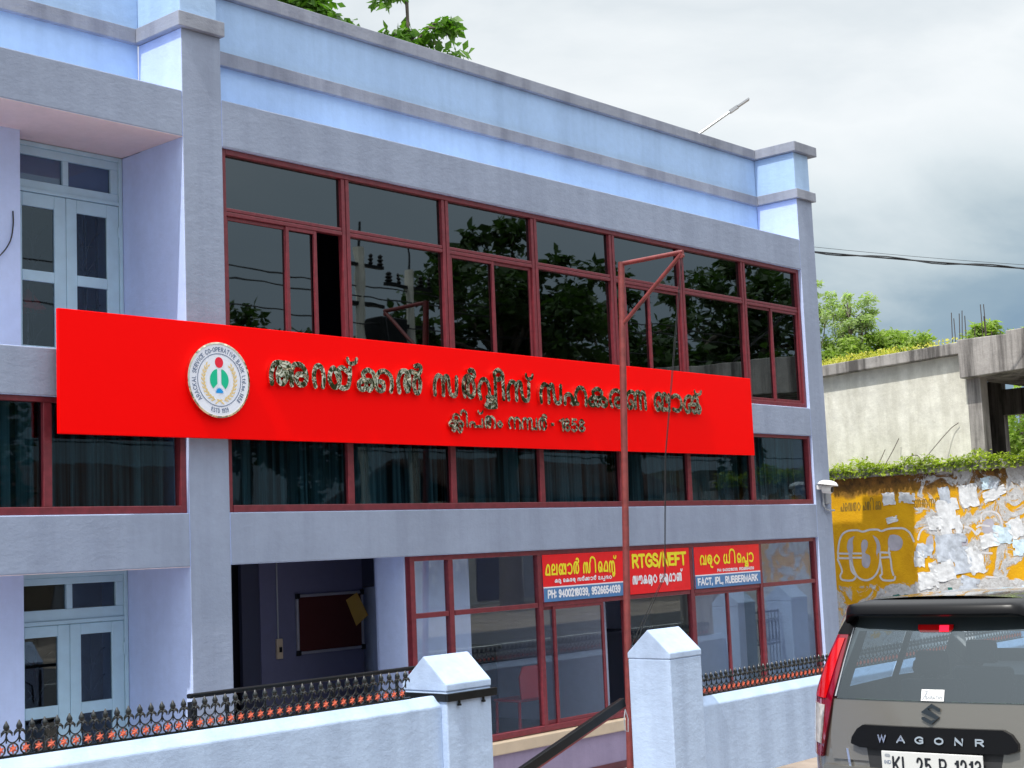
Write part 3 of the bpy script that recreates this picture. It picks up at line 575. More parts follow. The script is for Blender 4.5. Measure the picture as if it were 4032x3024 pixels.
for a, b, y in ((.585, 1.45, .095), (1.41, 1.86, .075), (4.02, 4.84, .078), (4.80, 5.58, .095), (7.58, 8.19, .078), (8.15, 8.94, .095), (10.75, 11.51, .095), (11.47, 12.30, .078)):
    sash(a, b, zb+.07, 6.055, y, up_win)
# middle strip, right of the pillar and left of it
def mid_window(x0, x1, mull):
    mb = MB(); z0, z1 = 2.888, 4.003
    bars(mb, x0+.002, x0+.07, z0, z1, .04, .15); bars(mb, x1-.07, x1-.002, z0, z1, .04, .15); bars(mb, x0+.07, x1-.07, z1-.05, z1, .045, .15); bars(mb, x0+.07, x1-.07, z0, z0+.075, .03, .15)
    for x in mull: bars(mb, x-.045, x+.045, z0+.075, z1-.05, .055, .14)
    win = mb.build('window', MAROON, bank, bevel=.006)
    g = MB(); ed = [x0+.07]+mull+[x1-.07]
    for k in range(len(ed)-1): tilted(g, ed[k]+(.04 if k else -.01), ed[k+1]-.04, z0+.065, z1-.04, .10)
    g.build('pane', GLASSM, win)
mid_window(XB, XC, [2.26, 3.935, 5.59, 7.29, 8.92, 10.64]); mid_window(XL, XA, [-4.6, -3.08, -1.56])
# shop front strip on the ground floor
SF = 3.13; mb = MB(); z0, z1 = .055, 2.343
bars(mb, SF, SF+.075, z0, z1, .05, .14); bars(mb, 12.31, XC-.003, z0, z1, .05, .14); bars(mb, SF+.075, 12.31, z1-.06, z1, .05, .14); bars(mb, SF+.075, 12.31, z0, z0+.075, .05, .14)
SM = [3.815, 5.455, 7.255, 8.83, 10.69]
for k, x in enumerate(SM):
    wd = .04 if k != 2 else .055
    bars(mb, x-wd, x+wd, z0+.075, z1-.06, .055, .135)
ed = [SF+.075]+SM+[12.31]
for k in range(6): bars(mb, ed[k]+(.055 if k else 0), ed[k+1]-(.055 if k < 5 else 0), 1.615, 1.675, .06, .13)
shop = mb.build('window', MAROON, bank, bevel=.006)
g = MB()
for k in range(6):
    a, b = ed[k]+(.03 if k else -.01), ed[k+1]-.03
    g.box(a, b, .095, .101, 1.67, z1-.05)
    if k not in (2,): g.box(a, b, .094, .10, z0+.07, 1.62)
g.box(5.50, 5.72, .098, .104, z0+.07, 1.62); g.box(5.72, 6.72, .078, .084, z0+.07, 1.62)
g.build('pane', GLASSC, shop)
sash(5.495, 5.76, .13, 1.615, .094, shop, .035); sash(5.70, 6.75, .13, 1.615, .068, shop, .05); sash(8.87, 9.79, .13, 1.615, .075, shop); sash(9.74, 10.65, .13, 1.615, .09, shop)
# plinth with a tiled sill
mb = MB(); mb.box(SF, XC, -.045, .30, -.105, .045); mb.build('sill', TILE, bank, bevel=.015)
mb = MB(); mb.box(SF, XC, 0, .30, -.50, -.106); mb.box(XB, SF, .0, .35, -.50, -.16); mb.build('plinth', PURPLE, bank)
mb = MB(); mb.box(XB, XC, -.012, .30, -.60, -.50); mb.build('skirting', BAND, bank)
# porch and room inside
mb = MB(); mb.box(SF-.02, SF+.06, .14, .60, -.15, 2.36); mb.box(SF+.06, 4.7, .601, .72, -.15, 2.36); mb.box(4.6, 4.7, .72, 2.6, -.15, 2.36); mb.build('porch_side_wall', PALE, bank)
KP = 1.0427
def px_(x): return -9.027+KP*(x+9.027)
def pz_(z): return 2.4225+KP*(z-2.4225)
mb = MB(); mb.box(px_(2.16), px_(3.80), 2.222, 2.35, -.15, 2.36); mb.build('porch_wall', PORCH_SHADE, bank)
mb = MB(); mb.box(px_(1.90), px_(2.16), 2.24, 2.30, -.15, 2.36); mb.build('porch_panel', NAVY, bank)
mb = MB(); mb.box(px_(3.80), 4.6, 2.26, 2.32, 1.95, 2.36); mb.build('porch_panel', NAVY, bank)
mb = MB(); mb.box(.3, px_(1.90)+.2, 2.45, 2.5, -.15, 2.36); mb.box(3.8, 4.6, 2.5, 2.55, -.15, 2.36); mb.build('porch_doorway_shade', DARK, bank)  # near-black sheets stand in for the shade inside the two doorways
mb = MB(); mb.box(XB, XC+.2, .302, 8.7, -.16, -.10); mb.build('inner_floor', FLOORM, bank)
mb = MB(); mb.box(4.6, XD-.3, 3.6, 3.72, -.1, 2.36); mb.box(7.36, 7.46, .6, 3.6, -.1, 2.36); mb.box(10.9, XC, 1.5, 1.6, -.1, 2.36); mb.build('partition_wall', INWALL, bank)
mb = MB(); mb.box(4.7, 6.9, 2.2, 2.8, -.1, .95); mb.box(4.65, 6.95, 2.15, 2.85, .95, 1.0); mb.build('counter', NAVY, bank)
mb = MB(); mb.box(8.2, 10.2, 2.2, 2.8, -.1, .95); mb.box(8.15, 10.25, 2.15, 2.85, .95, 1.0); mb.build('counter', NAVY, bank)
mb = MB(); mb.box(XB, XD-.3, 2.4, 2.45, 4.42, 7.0); mb.build('upper_room_wall', NAVY, bank)
mb = MB(); mb.box(-6.2, XD-.3, 2.2, 2.25, 2.6, 4.1); mb.build('mid_room_wall', DARK, bank)
# curtains behind the middle strip
cedge = [XB+.07, 2.26, 3.935, 5.59, 7.29, 8.92, 10.64, 12.31]
def curtain(x0, x1, label):
    mb = MB(); n = 60; zt, zb = 4.02, 2.87
    ph = random.random()*6; amp = [.018+.03*abs(math.sin(i*.37+ph)) for i in range(n+1)]
    xs = [x0+(x1-x0)*i/n for i in range(n+1)]
    ys = [.30+.10*math.sin(i*.62+ph)*abs(math.sin(i*.13+ph*2))+.02*math.sin(i*1.9) for i in range(n+1)]
    for x, y in zip(xs, ys): mb.v += [(x, y, zb), (x, y*.7+.08, zt)]
    for i in range(n): mb.f.append((2*i, 2*i+2, 2*i+3, 2*i+1)); mb.m.append(0)
    tag(mb.build('curtain', CURTAIN, smooth=True), label, 'curtain', 'curtains behind the middle strip of windows')
ords = ['in the pane just right of the grey pillar', 'in the second pane right of the grey pillar', 'in the third pane right of the grey pillar', 'in the pane left of the flagpole under the sign', 'in the pane right of the flagpole under the sign', 'in the pane under the end of the red sign', 'in the last pane beside the corner camera']
for k in range(7): curtain(cedge[k]+.02, cedge[k+1]-.02, 'dark green curtain behind glass '+ords[k])
curtain(-1.52, -.06, 'dark green curtain in the wide pane left of the grey pillar'); curtain(-3.0, -1.6, 'dark green curtain in the pane cut by the photo edge')

# ------------------------------------------------------------------ the red sign
sign = thing('signboard', (4.42, -.15, 3.64), 'long bright red bank signboard with golden Malayalam letters and round emblem', 'sign')
mb = MB(); mb.box(-1.562, 10.385, -.15, -.105, 3.638, 4.828); mb.build('panel', SIGNRED, sign, bevel=.006)
mb = MB()
for x in (-1.0, .25, 2.3, 4.0, 5.6, 7.3, 9.0): mb.box(x-.03, x+.03, -.105, -.002, 4.12, 4.36)
mb.build('bracket', GREYP, sign)
FY = -.152
PS = lambda u, v, h: (u, FY-h, v)
def letter(key, box, hw, dep=.042, tb=ML):
    mb = MB(); glyph(mb, tb[key], box, hw, PS, dep); mb.build('letter', GOLD, sign)
B0, B1 = 4.21, 4.50; H = .0305
for key, x0, x1, z0, z1 in (('a', .905, 1.455, B0, B1), ('ra_hard', 1.497, 1.70, B0, B1), ('ya', 1.723, 2.09, B0, B1), ('virama', 2.005, 2.19, 4.50, 4.605), ('kka', 2.155, 2.73, B0, B1),
    ('l_chillu', 2.77, 3.21, B0, 4.60), ('sa', 3.365, 3.81, B0, B1), ('r_chillu', 3.86, 4.13, B0, 4.60), ('vva', 4.14, 4.50, 4.10, B1), ('ii_sign', 4.43, 4.65, B0, 4.63), ('sa', 4.675, 5.135, B0, B1), ('virama', 5.035, 5.21, 4.495, 4.60),
    ('sa', 5.30, 5.77, B0-.004, B1), ('ha', 5.79, 6.29, B0-.006, B1-.006), ('ka', 6.295, 6.73, B0-.004, B1-.004), ('ra', 6.745, 7.09, B0, B1-.004), ('nna', 7.11, 7.61, B0-.004, B1), ('ba', 7.765, 8.17, B0-.006, B1), ('aa_sign', 8.19, 8.475, B0, B1-.006), ('nka', 8.49, 8.95, B0-.008, B1-.004), ('virama', 8.775, 8.985, 4.475, 4.575)):
    letter(key, (x0, z0, x1, z1), H if key != 'virama' else .024)
for key, x0, x1, z0, z1 in (('kla', 3.625, 3.895, 3.785, 4.035), ('i_sign', 3.83, 3.965, 3.866, 4.085), ('pa', 3.985, 4.235, 3.862, 3.99), ('virama', 4.14, 4.25, 4.03, 4.09), ('ta', 4.255, 4.47, 3.862, 4.03), ('m_sign', 4.487, 4.60, 3.868, 3.975), ('na', 4.69, 4.935, 3.866, 4.033), ('mpa', 4.945, 5.25, 3.864, 4.032), ('r_chillu', 5.268, 5.455, 3.868, 4.087)):
    letter(key, (x0, z0, x1, z1), .0165 if key != 'virama' else .014, .03)
mb = MB(); mb.box(5.527, 5.59, FY-.03, FY, 3.935, 3.975); mb.build('letter', GOLD, sign)
for key, x0, x1 in (('1', 5.685, 5.78), ('8', 5.785, 5.92), ('5', 5.93, 6.07), ('8', 6.08, 6.23)): letter(key, (x0, 3.866, x1, 4.05), .016, .03, LT)
# emblem
cx, cz, R0 = .253, 4.237, .392
mb = MB(); mb.lathe([(R0, 0), (R0, .046), (R0-.019, .050), (R0-.021, .040)], (cx, FY, cz), (0, -1, 0), 72); emb = mb.build('emblem', GOLD, sign, smooth=True)
mb = MB(); mb.lathe([(R0-.020, .036), (R0-.020, .044)], (cx, FY, cz), (0, -1, 0), 72); mb.build('emblem_face', DISCW, emb)
EY = FY-.0455
PE = lambda u, v, h: (cx+u, EY-.0006-h, cz+v)
mb = MB()
mb.f += []; ring = [Vector((.272*math.cos(t*2*math.pi/72), .272*math.sin(t*2*math.pi/72))) for t in range(73)]; stroke(mb, ring, .0038, PE)
def ringtext(text, r, a0, a1, h, hw, flip=False):
    n = len(text); wsum = [ (max([p[0] for _, ps in LT.get(ch, []) for p in ps]+[.3]))*h+.016 for ch in text]; tot = sum(wsum); acc = 0
    for ch, wd in zip(text, wsum):
        a = a0+(a1-a0)*(acc+wd/2-.008)/tot; acc += wd
        for t, ps in LT.get(ch, []):
            gw = max(p[0] for _, q in LT[ch] for p in q)
            q = []
            for p in ps:
                du = (p[0]-gw/2)*h*((a1-a0)*r/tot if not flip else (a1-a0)*r/tot)*(-1 if not flip else 1); rr = r+(p[1]-.5)*h*(1 if not flip else -1)
                ang = a+ (du/r); q.append(Vector((rr*math.cos(ang), rr*math.sin(ang))))
            if not flip:
                q = []
                for p in ps:
                    off = (p[0]-gw/2)*h*abs((a1-a0)*r/tot); ang = a-off/r; rr = r+(p[1]-.5)*h; q.append(Vector((rr*math.cos(ang), rr*math.sin(ang))))
            stroke(mb, smooth(q, 3) if t == 's' else q, hw, PE)
D = math.radians
ringtext('ARACKAL SERVICE CO-OPERATIVE BANK Ltd.no.1858', .317, D(222), D(-45), .045, .0036)
ringtext('ESTD 1929', .317, D(251), D(291), .043, .0032, True)
mb.build('emblem_lettering', INKB, emb)
mb = MB(); mb.v += [PE(.052*math.cos(t*math.pi/16), .182+.056*math.sin(t*math.pi/16), .001) for t in range(32)]; mb.f.append(tuple(range(32))); mb.m.append(0); mb.build('emblem_red_dot', LRED, emb)
mb = MB()
for sg in (-1, 1):
    poly = [(sg*.026, .112)]+[(sg*.118*math.sin(t), .0+.118*math.cos(t)) for t in [D(a) for a in range(20, 141, 8)]]+[(sg*.026, -.04)]
    mb.quad([PE(a, b, .001) for a, b in (poly if sg > 0 else poly[::-1])])
mb.build('emblem_green_leaves', LGREEN, emb)
mb = MB(); gear = []
for k in range(0, 17):
    a = math.pi*k/16; r_ = .052 if k % 2 == 0 else .038
    gear.append((r_*1.05*math.cos(a), -.135+r_*1.15*math.sin(a)))
mb.quad([PE(a, b, .0016) for a, b in gear]); mb.build('emblem_gear', LBLUE, emb)
mb = MB()
for sg in (-1, 1):
    stroke(mb, [Vector((sg*.20*math.sin(D(a)), -.0+.215*math.cos(D(a))*1.0)) for a in range(52, 172, 8)], .003, PE)
    for a in range(52, 166, 11):
        b = Vector((sg*.20*math.sin(D(a)), .215*math.cos(D(a))))
        tdir = Vector((-sg*math.cos(D(a)), math.sin(D(a))))
        for s2 in (-1, 1):
            e = b+tdir*.050+Vector((sg*math.sin(D(a)), math.cos(D(a))))*s2*.022
            m_ = (b+e)/2+Vector((sg*math.sin(D(a)), math.cos(D(a))))*s2*.006; LAYER[0] += 1
            nrm = (e-b).normalized(); nn = Vector((-nrm.y, nrm.x))*.0085
            mb.quad([PE(*b, .0008), PE(*(m_+nn), .0012), PE(*e, .001), PE(*(m_-nn), .0012)])
    stroke(mb, [Vector((sg*.03, -.205)), Vector((-sg*.005, -.213)), Vector((-sg*.05, -.245))], .006, PE)
mb.build('emblem_wheat', LGOLD, emb)

# ------------------------------------------------------------------ stickers in the shop front
def sticker(x0, x1, zb, zt, y, label, blue=None):
    t = thing('window_sign', ((x0+x1)/2, y, zb), label, 'sign', 'red signs in the shop window')
    mb = MB(); mb.box(x0, x1, y-.003, y+.003, zb, zt); mb.build('sheet', STKRED, t)
    if blue: mb = MB(); mb.box(x0, x1, y-.006, y-.0032, zb, blue-.008); mb.build('blue_strip', STKBLUE, t); mb = MB(); mb.box(x0, x1, y-.0062, y-.0032, blue-.008, blue+.008); mb.build('white_line', INKW, t)
    return t, (lambda u, v, h: (u, y-.0066-h, v))
y_ = .048
t, P = sticker(5.497, 7.198, 1.678, 2.282, y_, 'red and blue sign with yellow Malayalam heading and phone numbers', 1.862)
mb = MB(); malayalam(mb, ['ma', 'la', 'ba', 'aa_sign', 'r_chillu', ' ', 'sa', 'i_sign', 'e_sign', 'ma', 'nta', 'virama'], 5.53, 7.17, 2.008, .155, .0135, P); mb.build('heading', INKY, t)
mb = MB(); malayalam(mb, ['o', 'ru', ' ', 'ee_sign', 'ka', 'ra', 'lla', ' ', 'sa', 'r_chillu', 'kka', 'aa_sign', 'r_chillu', ' ', 'u', 'lpa', 'nna2', 'm_sign'], 5.72, 6.93, 1.915, .048, .0058, P); mb.build('small_line', INKW, t)
mb = MB(); latin(mb, 'PH: 9400218039, 9526654039', 5.58, 7.09, 1.73, .092, .0115, P); mb.build('phone_line', INKW, t)
t, P = sticker(7.33, 8.77, 1.678, 2.282, y_, 'plain red sign cut by the flagpole with yellow capitals over white Malayalam')
mb = MB(); latin(mb, 'RTGS/NEFT', 7.40, 8.67, 2.05, .165, .021, P, gap=.17); mb.build('heading', INKY, t)
mb = MB(); malayalam(mb, ['sa', 'au_sign', 'ka', 'rya', 'm_sign', ' ', 'la', 'bhya', 'ma', 'aa_sign', 'nna', 'virama'], 7.38, 8.67, 1.81, .125, .0115, P); mb.build('second_line', INKW, t)
t, P = sticker(8.895, 10.645, 1.678, 2.282, y_, 'red and blue sign furthest right listing FACT IPL RUBBERMARK', 1.868)
mb = MB(); malayalam(mb, ['va', 'lla', 'm_sign', ' ', 'dda', 'i_sign', 'ee_sign', 'ppa', 'aa_sign'], 9.02, 10.49, 2.01, .155, .0145, P); mb.build('heading', INKY, t)
mb = MB(); latin(mb, 'PH: 9400218039, 9526654039', 9.47, 10.46, 1.905, .038, .0055, P); mb.build('small_line', INKW, t)
mb = MB(); latin(mb, 'FACT, IPL, RUBBERMARK', 8.96, 10.55, 1.73, .092, .0118, P); mb.build('last_line', INKW, t)

# ------------------------------------------------------------------ things in the porch and the room
t = thing('notice_board', (px_(3.23), 2.22, 1.17), 'dark red felt notice board in a silver frame on porch wall', 'notice board')
X0, X1, Z0, Z1 = px_(2.69), px_(3.78), pz_(1.215), pz_(1.935)
mb = MB(); mb.box(X0+.02, X1-.02, 2.20, 2.219, Z0+.02, Z1-.02); mb.build('felt', CORK, t)
mb = MB()
for a in ((X0, X0+.036, Z0, Z1), (X1-.036, X1, Z0, Z1), (X0+.036, X1-.036, Z1-.036, Z1), (X0+.036, X1-.036, Z0, Z0+.036)): mb.box(a[0], a[1], 2.18, 2.2195, a[2], a[3])
mb.build('frame', ALU, t, bevel=.008)
for x in (X0+.02, X1-.02):
    for z in (Z0+.02, Z1-.02): mb = MB(); mb.box(x-.035, x+.035, 2.172, 2.20, z-.035, z+.035); mb.build('corner', BLACK, t, bevel=.01)
mb = MB(); pts = [(px_(a), pz_(b)) for a, b in ((3.47, 1.83), (3.655, 1.915), (3.835, 1.62), (3.63, 1.50))]
mb.prism(pts, 'y', 2.160, 2.166); o = mb.build('envelope', MANILA, bevel=.002); tag(o, 'tilted brown paper envelope pinned over the notice board corner', 'envelope')
t = thing('switch_box', (px_(2.42), 2.22, 1.2), 'small beige switch box with thin conduit on the dark porch wall', 'switch box')
mb = MB(); mb.box(px_(2.375), px_(2.465), 2.185, 2.221, pz_(1.19), pz_(1.43)); mb.build('box', TILE, t, bevel=.008)
mb = MB(); mb.tube([(px_(2.41), 2.208, pz_(1.43)), (px_(2.41), 2.208, 2.355)], .010, 8); mb.build('conduit', GREYP, t); mb = MB(); mb.box(px_(2.405), px_(2.44), 2.172, 2.186, pz_(1.27), pz_(1.33)); mb.build('switch', BLACK, t)
t = thing('plastic_chair', (6.2, 1.15, -.1), 'red plastic chair standing inside behind the sliding window', 'chair')
mb = MB(); mb.box(5.95, 6.45, .95, 1.42, .32, .36); mb.build('seat', REDPL, t, bevel=.015)
mb = MB(); mb.prism([(5.95, .36), (6.45, .36), (6.47, .66), (6.40, .80), (6.0, .80), (5.93, .66)], 'y', .90, .935); mb.build('backrest', REDPL, t, bevel=.012)
for x in (5.98, 6.42):
    for y in (.97, 1.38): mb = MB(); mb.tube([(x, y, .33), (x*1.0+(.02 if x > 6.2 else -.02), y, -.1)], .02, 8); mb.build('leg', REDPL, t)

t = thing('umbrella', (-1.0, 1.35, 4.9), 'red umbrella open behind the left pane of the upper balcony door', 'umbrella')
mb = MB(); c0 = Vector((-1.0, 1.36, 5.30)); n = 8; i = 0; mb.v.append(tuple(c0))
for k in range(n): a_ = 2*math.pi*k/n; mb.v.append((c0.x+.19*math.cos(a_), c0.y+.19*math.sin(a_), c0.z-.26+(.03 if k % 2 else 0)))
for k in range(n): mb.f.append((0, 1+k, 1+(k+1) % n)); mb.m.append(0)
mb.build('canopy', REDPL, t); mb = MB(); mb.tube([(-1.0, 1.36, 5.34), (-1.0, 1.36, 4.5)], .008, 6); mb.build('shaft', GREYP, t)
# ------------------------------------------------------------------ corner camera
t = thing('security_camera', (12.62, -.02, 3.12), 'white dome hooded security camera on the grey corner pillar', 'security camera')
mb = MB(); mb.lathe([(.02, .075), (.09, .068), (.14, .045), (.165, .01), (.17, -.005), (.16, -.008)], (12.50, -.17, 3.19), (.1, -.12, 1), 24); 
mb.build('hood', WHITEP, t, smooth=True)
mb = MB(); mb.lathe([(.068, 0), (.068, .13), (.06, .15)], (12.47, -.10, 3.125), (.1, -1, -.12), 18); mb.build('body', WHITEP, t, smooth=True)
mb = MB(); mb.lathe([(.045, .15), (.045, .165), (.028, .168)], (12.47, -.10, 3.125), (.1, -1, -.12), 16); mb.build('lens', BLACK, t)
mb = MB(); mb.box(12.42, 12.60, -.10, -.001, 3.12, 3.19); mb.build('bracket', WHITEP, t, bevel=.01)
t = thing('junction_box', (12.66, -.02, 2.9), 'grey cable box below the corner camera with bent conduit', 'junction box')
mb = MB(); mb.box(12.60, 12.76, -.075, -.001, 2.88, 3.06); mb.build('box', GREYP, t, bevel=.012)
mb = MB(); mb.tube([(12.56, -.03, 3.10), (12.56, -.035, 2.86), (12.60, -.04, 2.80), (12.70, -.045, 2.775), (12.88, -.045, 2.775)], .016, 8); mb.build('conduit', GREYP, t, smooth=True)

# ------------------------------------------------------------------ flagpole
t = thing('flagpole', (5.0, -1.6, -.6), 'dark red steel flagpole with bracket arm and rope standing before the sign', 'flagpole')
mb = MB(); mb.tube([(4.98, -1.6, -.62), (5.069, -1.6, 1.25), (5.323, -1.6, 5.83)], .042, 14); mb.build('pole', POLEM, t, smooth=True)
mb = MB(); mb.tube([(5.323, -1.6, 5.81), (5.375, -2.49, 5.82)], .028, 10); mb.build('arm', POLEM, t, smooth=True)
mb = MB(); mb.tube([(5.28, -1.62, 5.06), (5.37, -2.47, 5.80)], .026, 10); mb.build('brace', POLEM, t, smooth=True)
mb = MB(); mb.lathe([(.015, -.02), (.03, -.02), (.03, .02), (.015, .02)], (5.372, -2.47, 5.775), (1, 0, 0), 12); mb.build('pulley', POLEM, t)
def sag(a, b, s, n=14): a, b = Vector(a), Vector(b); return [a.lerp(b, i/n)-Vector((0, 0, s*4*(i/n)*(1-i/n))) for i in range(n+1)]
mb = MB(); mb.tube([(5.372, -2.46, 5.75), (5.33, -2.1, 3.4), (5.30, -2.02, 2.0), (4.98, -1.66, 1.1)], .0045, 5); mb.tube([(5.375, -2.48, 5.75), (5.345, -2.1, 3.4), (5.32, -2.02, 2.0), (4.98, -1.66, 1.0)], .004, 5); mb.build('rope', WIREM, t)

# ------------------------------------------------------------------ compound wall, gate pillars, ornamental fence
def comp_wall(x0, x1, zt, label):
    """rendered wall with a bevelled cement top; street face at y = -2.93"""
    mb = MB(); mb.prism([(-2.93, -.62), (-2.74, -.62), (-2.74, zt-.09), (-2.80, zt), (-2.85, zt), (-2.93, zt-.09)], 'x', x0, x1)
    return tag(mb.build('compound_wall', WALLW, bevel=.012), label, 'wall')
WL, WR = 1.105, .665
comp_wall(-14.0, .57, WL, 'pale blue compound wall left of the gateway under the longer iron fence')
comp_wall(4.56, 14.0, WR, 'pale blue compound wall right of the gateway behind the parked car')
def gate_pillar(x, label, group='gate pillars of the compound wall'):
    t = thing('gate_pillar', (x+.29, -2.72, -.62), label, 'gate pillar', group)
    mb = MB(); mb.box(x, x+.585, -3.0, -2.44, -.62, 1.14); mb.build('shaft', WALLW, t, bevel=.012)
    mb = MB(); mb.prism([(-3.006, 1.141), (-2.434, 1.141), (-2.434, 1.205), (-2.72, 1.455), (-3.006, 1.205)], 'x', x-.004, x+.589); mb.build('gabled_cap', WALLW, t, bevel=.012)
    return t
gp = gate_pillar(.562, 'white gabled gate pillar with black steel strap at end of left fence')
mb = MB()
for a in ((.545, 1.195, -3.035, -3.001, 1.055, 1.125), (.545, .561, -3.001, -2.42, 1.055, 1.125)): mb.box(*a)
mb.build('strap', BLACK, gp, bevel=.004)
mb = MB()
for x in (.70, 1.02): mb.lathe([(.012, 0), (.012, .03), (.02, .035), (.02, .05)], (x, -3.02, 1.06), (0, 0, -1), 8)
mb.build('strap_bolt', BLACK, gp)
gate_pillar(3.97, 'wide white gabled gate pillar hiding the foot of the flagpole')
gate_pillar(13.9, 'gabled gate pillar mirrored in the shop panes, nearer of two beyond car', 'far gate pillars mirrored in the shop window')
gate_pillar(15.75, 'gabled gate pillar mirrored in the last shop pane, farther of two beyond car', 'far gate pillars mirrored in the shop window')
t = thing('iron_gate', (15.1, -2.7, -.5), 'black wrought iron gate mirrored between two pillars in the shop window', 'gate')
mb = MB()
for z in (-.45, .35, .95): mb.box(14.5, 15.7, -2.72, -2.69, z, z+.035)
mb.build('rail', IRON, t)
for k in range(11):
    mb = MB(); x = 14.52+k*.116; mb.tube([(x, -2.705, -.5), (x, -2.705, 1.0)], .011, 6)
    if k < 10: mb.tube([(x+.058+.04*math.cos(a*.5), -2.705, .62+.22*math.sin(a*.5)) for a in range(13)], .007, 5, closed=True)
    mb.build('bar', IRON, t)
PITCH = .0987
def make_unit(x, zb, y, parent):
    c = Vector((x, y, zb))
    mb = MB(); mb.tube([(x+.040*math.cos(a), y, zb+.052+.040*math.sin(a)) for a in [2*math.pi*k/12 for k in range(12)]], .0068, 5, closed=True)
    mb.tube([(x+.0493*math.cos(a), y, zb+.150+.055*math.sin(a)) for a in [math.pi+math.pi*k/8 for k in range(9)]], .0052, 5)
    a_ = mb.build('scroll', IRON, parent, smooth=True)
    mb = MB(); n = 12; pts = [((.0355 if k % 2 == 0 else .0165)*math.sin(2*math.pi*k/n), (.0355 if k % 2 == 0 else .0165)*math.cos(2*math.pi*k/n)) for k in range(n)]
    i = len(mb.v); mb.v += [(x+p[0], y-.006, zb+.052+p[1]) for p in pts]+[(x, y-.017, zb+.052)]+[(x+p[0]*.9, y+.006, zb+.052+p[1]*.9) for p in pts]
    for k in range(n):
        mb.f += [(i+k, i+(k+1) % n, i+n), (i+(k+1) % n, i+k, i+n+1+k, i+n+1+(k+1) % n)]; mb.m += [0, 0]
    mb.f.append(tuple(i+n+1+k for k in range(n))); mb.m.append(0)
    b_ = mb.build('flower', FLOWER, parent)
    xs = x+PITCH/2; mb = MB()
    mb.tube([(xs, y, zb+.095), (xs, y, zb+.19)], .0055, 5)
    mb.lathe([(.006, .175), (.015, .185), (.0225, .200), (.0215, .213), (.012, .231), (.0015, .250)], (xs, y, zb), (0, 0, 1), 8)
    for sg in (-1, 1):
        mb.tube([(xs, y-.003, zb+.176), (xs+sg*.020, y-.006, zb+.178), (xs+sg*.037, y-.007, zb+.164), (xs+sg*.043, y-.004, zb+.142)], [.010, .0125, .009, .002], 6)
    mb.tube([(xs, y-.004, zb+.178), (xs, y-.014, zb+.168), (xs, y-.010, zb+.150)], [.008, .009, .002], 6)
    d_ = mb.build('finial', IRON, parent, smooth=True)
    return a_, b_, d_
def fence(x0, n, zb, y, label):
    t = thing('iron_fence', (x0, y, zb), label, 'fence')
    mb = MB(); mb.box(x0-.06, x0+n*PITCH, y-.014, y+.014, zb-.004, zb+.012); mb.build('bottom_rail', IRON, t)
    first = make_unit(x0, zb, y, t)
    for k in range(1, n):
        for o in first: dup(o, (k*PITCH, 0, 0), t)
    return t
fence(-3.765-12*PITCH, 53, WL+.004, -2.82, 'longer black iron fence with orange flowers on the left compound wall')
fence(4.64, 90, WR+.004, -2.82, 'shorter black iron fence with orange flowers running behind the parked car')
fence(-12.6, 66, WL+.004, -2.82, 'far stretch of the iron fence mirrored in the car rear glass')
# railing of the entrance ramp behind the left wall
t = thing('ramp_railing', (.3, -1.5, -.6), 'black steel ramp railing with a flat top rail behind the left fence', 'railing')
mb = MB(); mb.box(-1.14, 1.96, -1.53, -1.47, 1.205, 1.245); mb.build('top_rail', BLACK, t, bevel=.01)
mb = MB(); mb.box(-1.13, -1.07, -1.53, -1.47, -.6, 1.174); mb.build('post', BLACK, t); mb = MB(); mb.box(1.89, 1.95, -1.53, -1.47, -.6, 1.174); mb.build('post', BLACK, t)
mb = MB(); mb.box(-1.07, 1.89, -1.515, -1.485, .55, .585); mb.build('lower_rail', BLACK, t)
for k in range(6): mb = MB(); x = -.72+k*.42; mb.box(x-.012, x+.012, -1.512, -1.488, .585, 1.175); mb.build('baluster', BLACK, t)
mb = MB()
for k in range(3):
    x = -.51+k*.84; mb.tube([(x-.12, -1.5, .80), (x-.10, -1.5, 1.0), (x, -1.5, 1.06), (x+.10, -1.5, 1.0), (x+.12, -1.5, .80)], .010, 6)
mb.build('scroll', BLACK, t)
# sloping bar across the gateway
t = thing('gate_bar', (2.9, -2.36, .0), 'black steel bar with red underside slanting down from the wide gate pillar', 'bar')
a, b = Vector((3.95, -2.36, .675)), Vector((.9, -2.36, -.235)); d = (b-a).normalized(); nrm = Vector((-d.z, 0, d.x))*-1
if nrm.z < 0: nrm = -nrm
mb = MB()
def beam3(mb, a, b, n_, h, yw, mi=0, front=None):
    p = [a-n_*h+Vector((0, -yw, 0)), a-n_*h+Vector((0, yw, 0)), a+n_*h+Vector((0, yw, 0)), a+n_*h+Vector((0, -yw, 0))]; q = [v+(b-a) for v in p]; i = len(mb.v)
    mb.v += [tuple(v) for v in p+q]
    for f in ((0, 1, 2, 3), (7, 6, 5, 4), (0, 4, 5, 1), (1, 5, 6, 2), (2, 6, 7, 3), (3, 7, 4, 0)): mb.f.append(tuple(i+k for k in f)); mb.m.append(mi)
beam3(mb, a, b, nrm, .048, .03); mb.build('bar', BLACK, t, bevel=.006)
mb = MB(); beam3(mb, a-nrm*.058, b-nrm*.058, nrm, .009, .026); mb.build('red_underside', POLEM, t)
mb = MB(); mb.tube([(3.90, -2.42, .60), (3.86, -2.43, .50), (3.87, -2.43, .38), (3.92, -2.43, .36), (3.93, -2.43, .5), (3.90, -2.42, .60)], .006, 6); mb.build('wire_loop', GREYP, t)

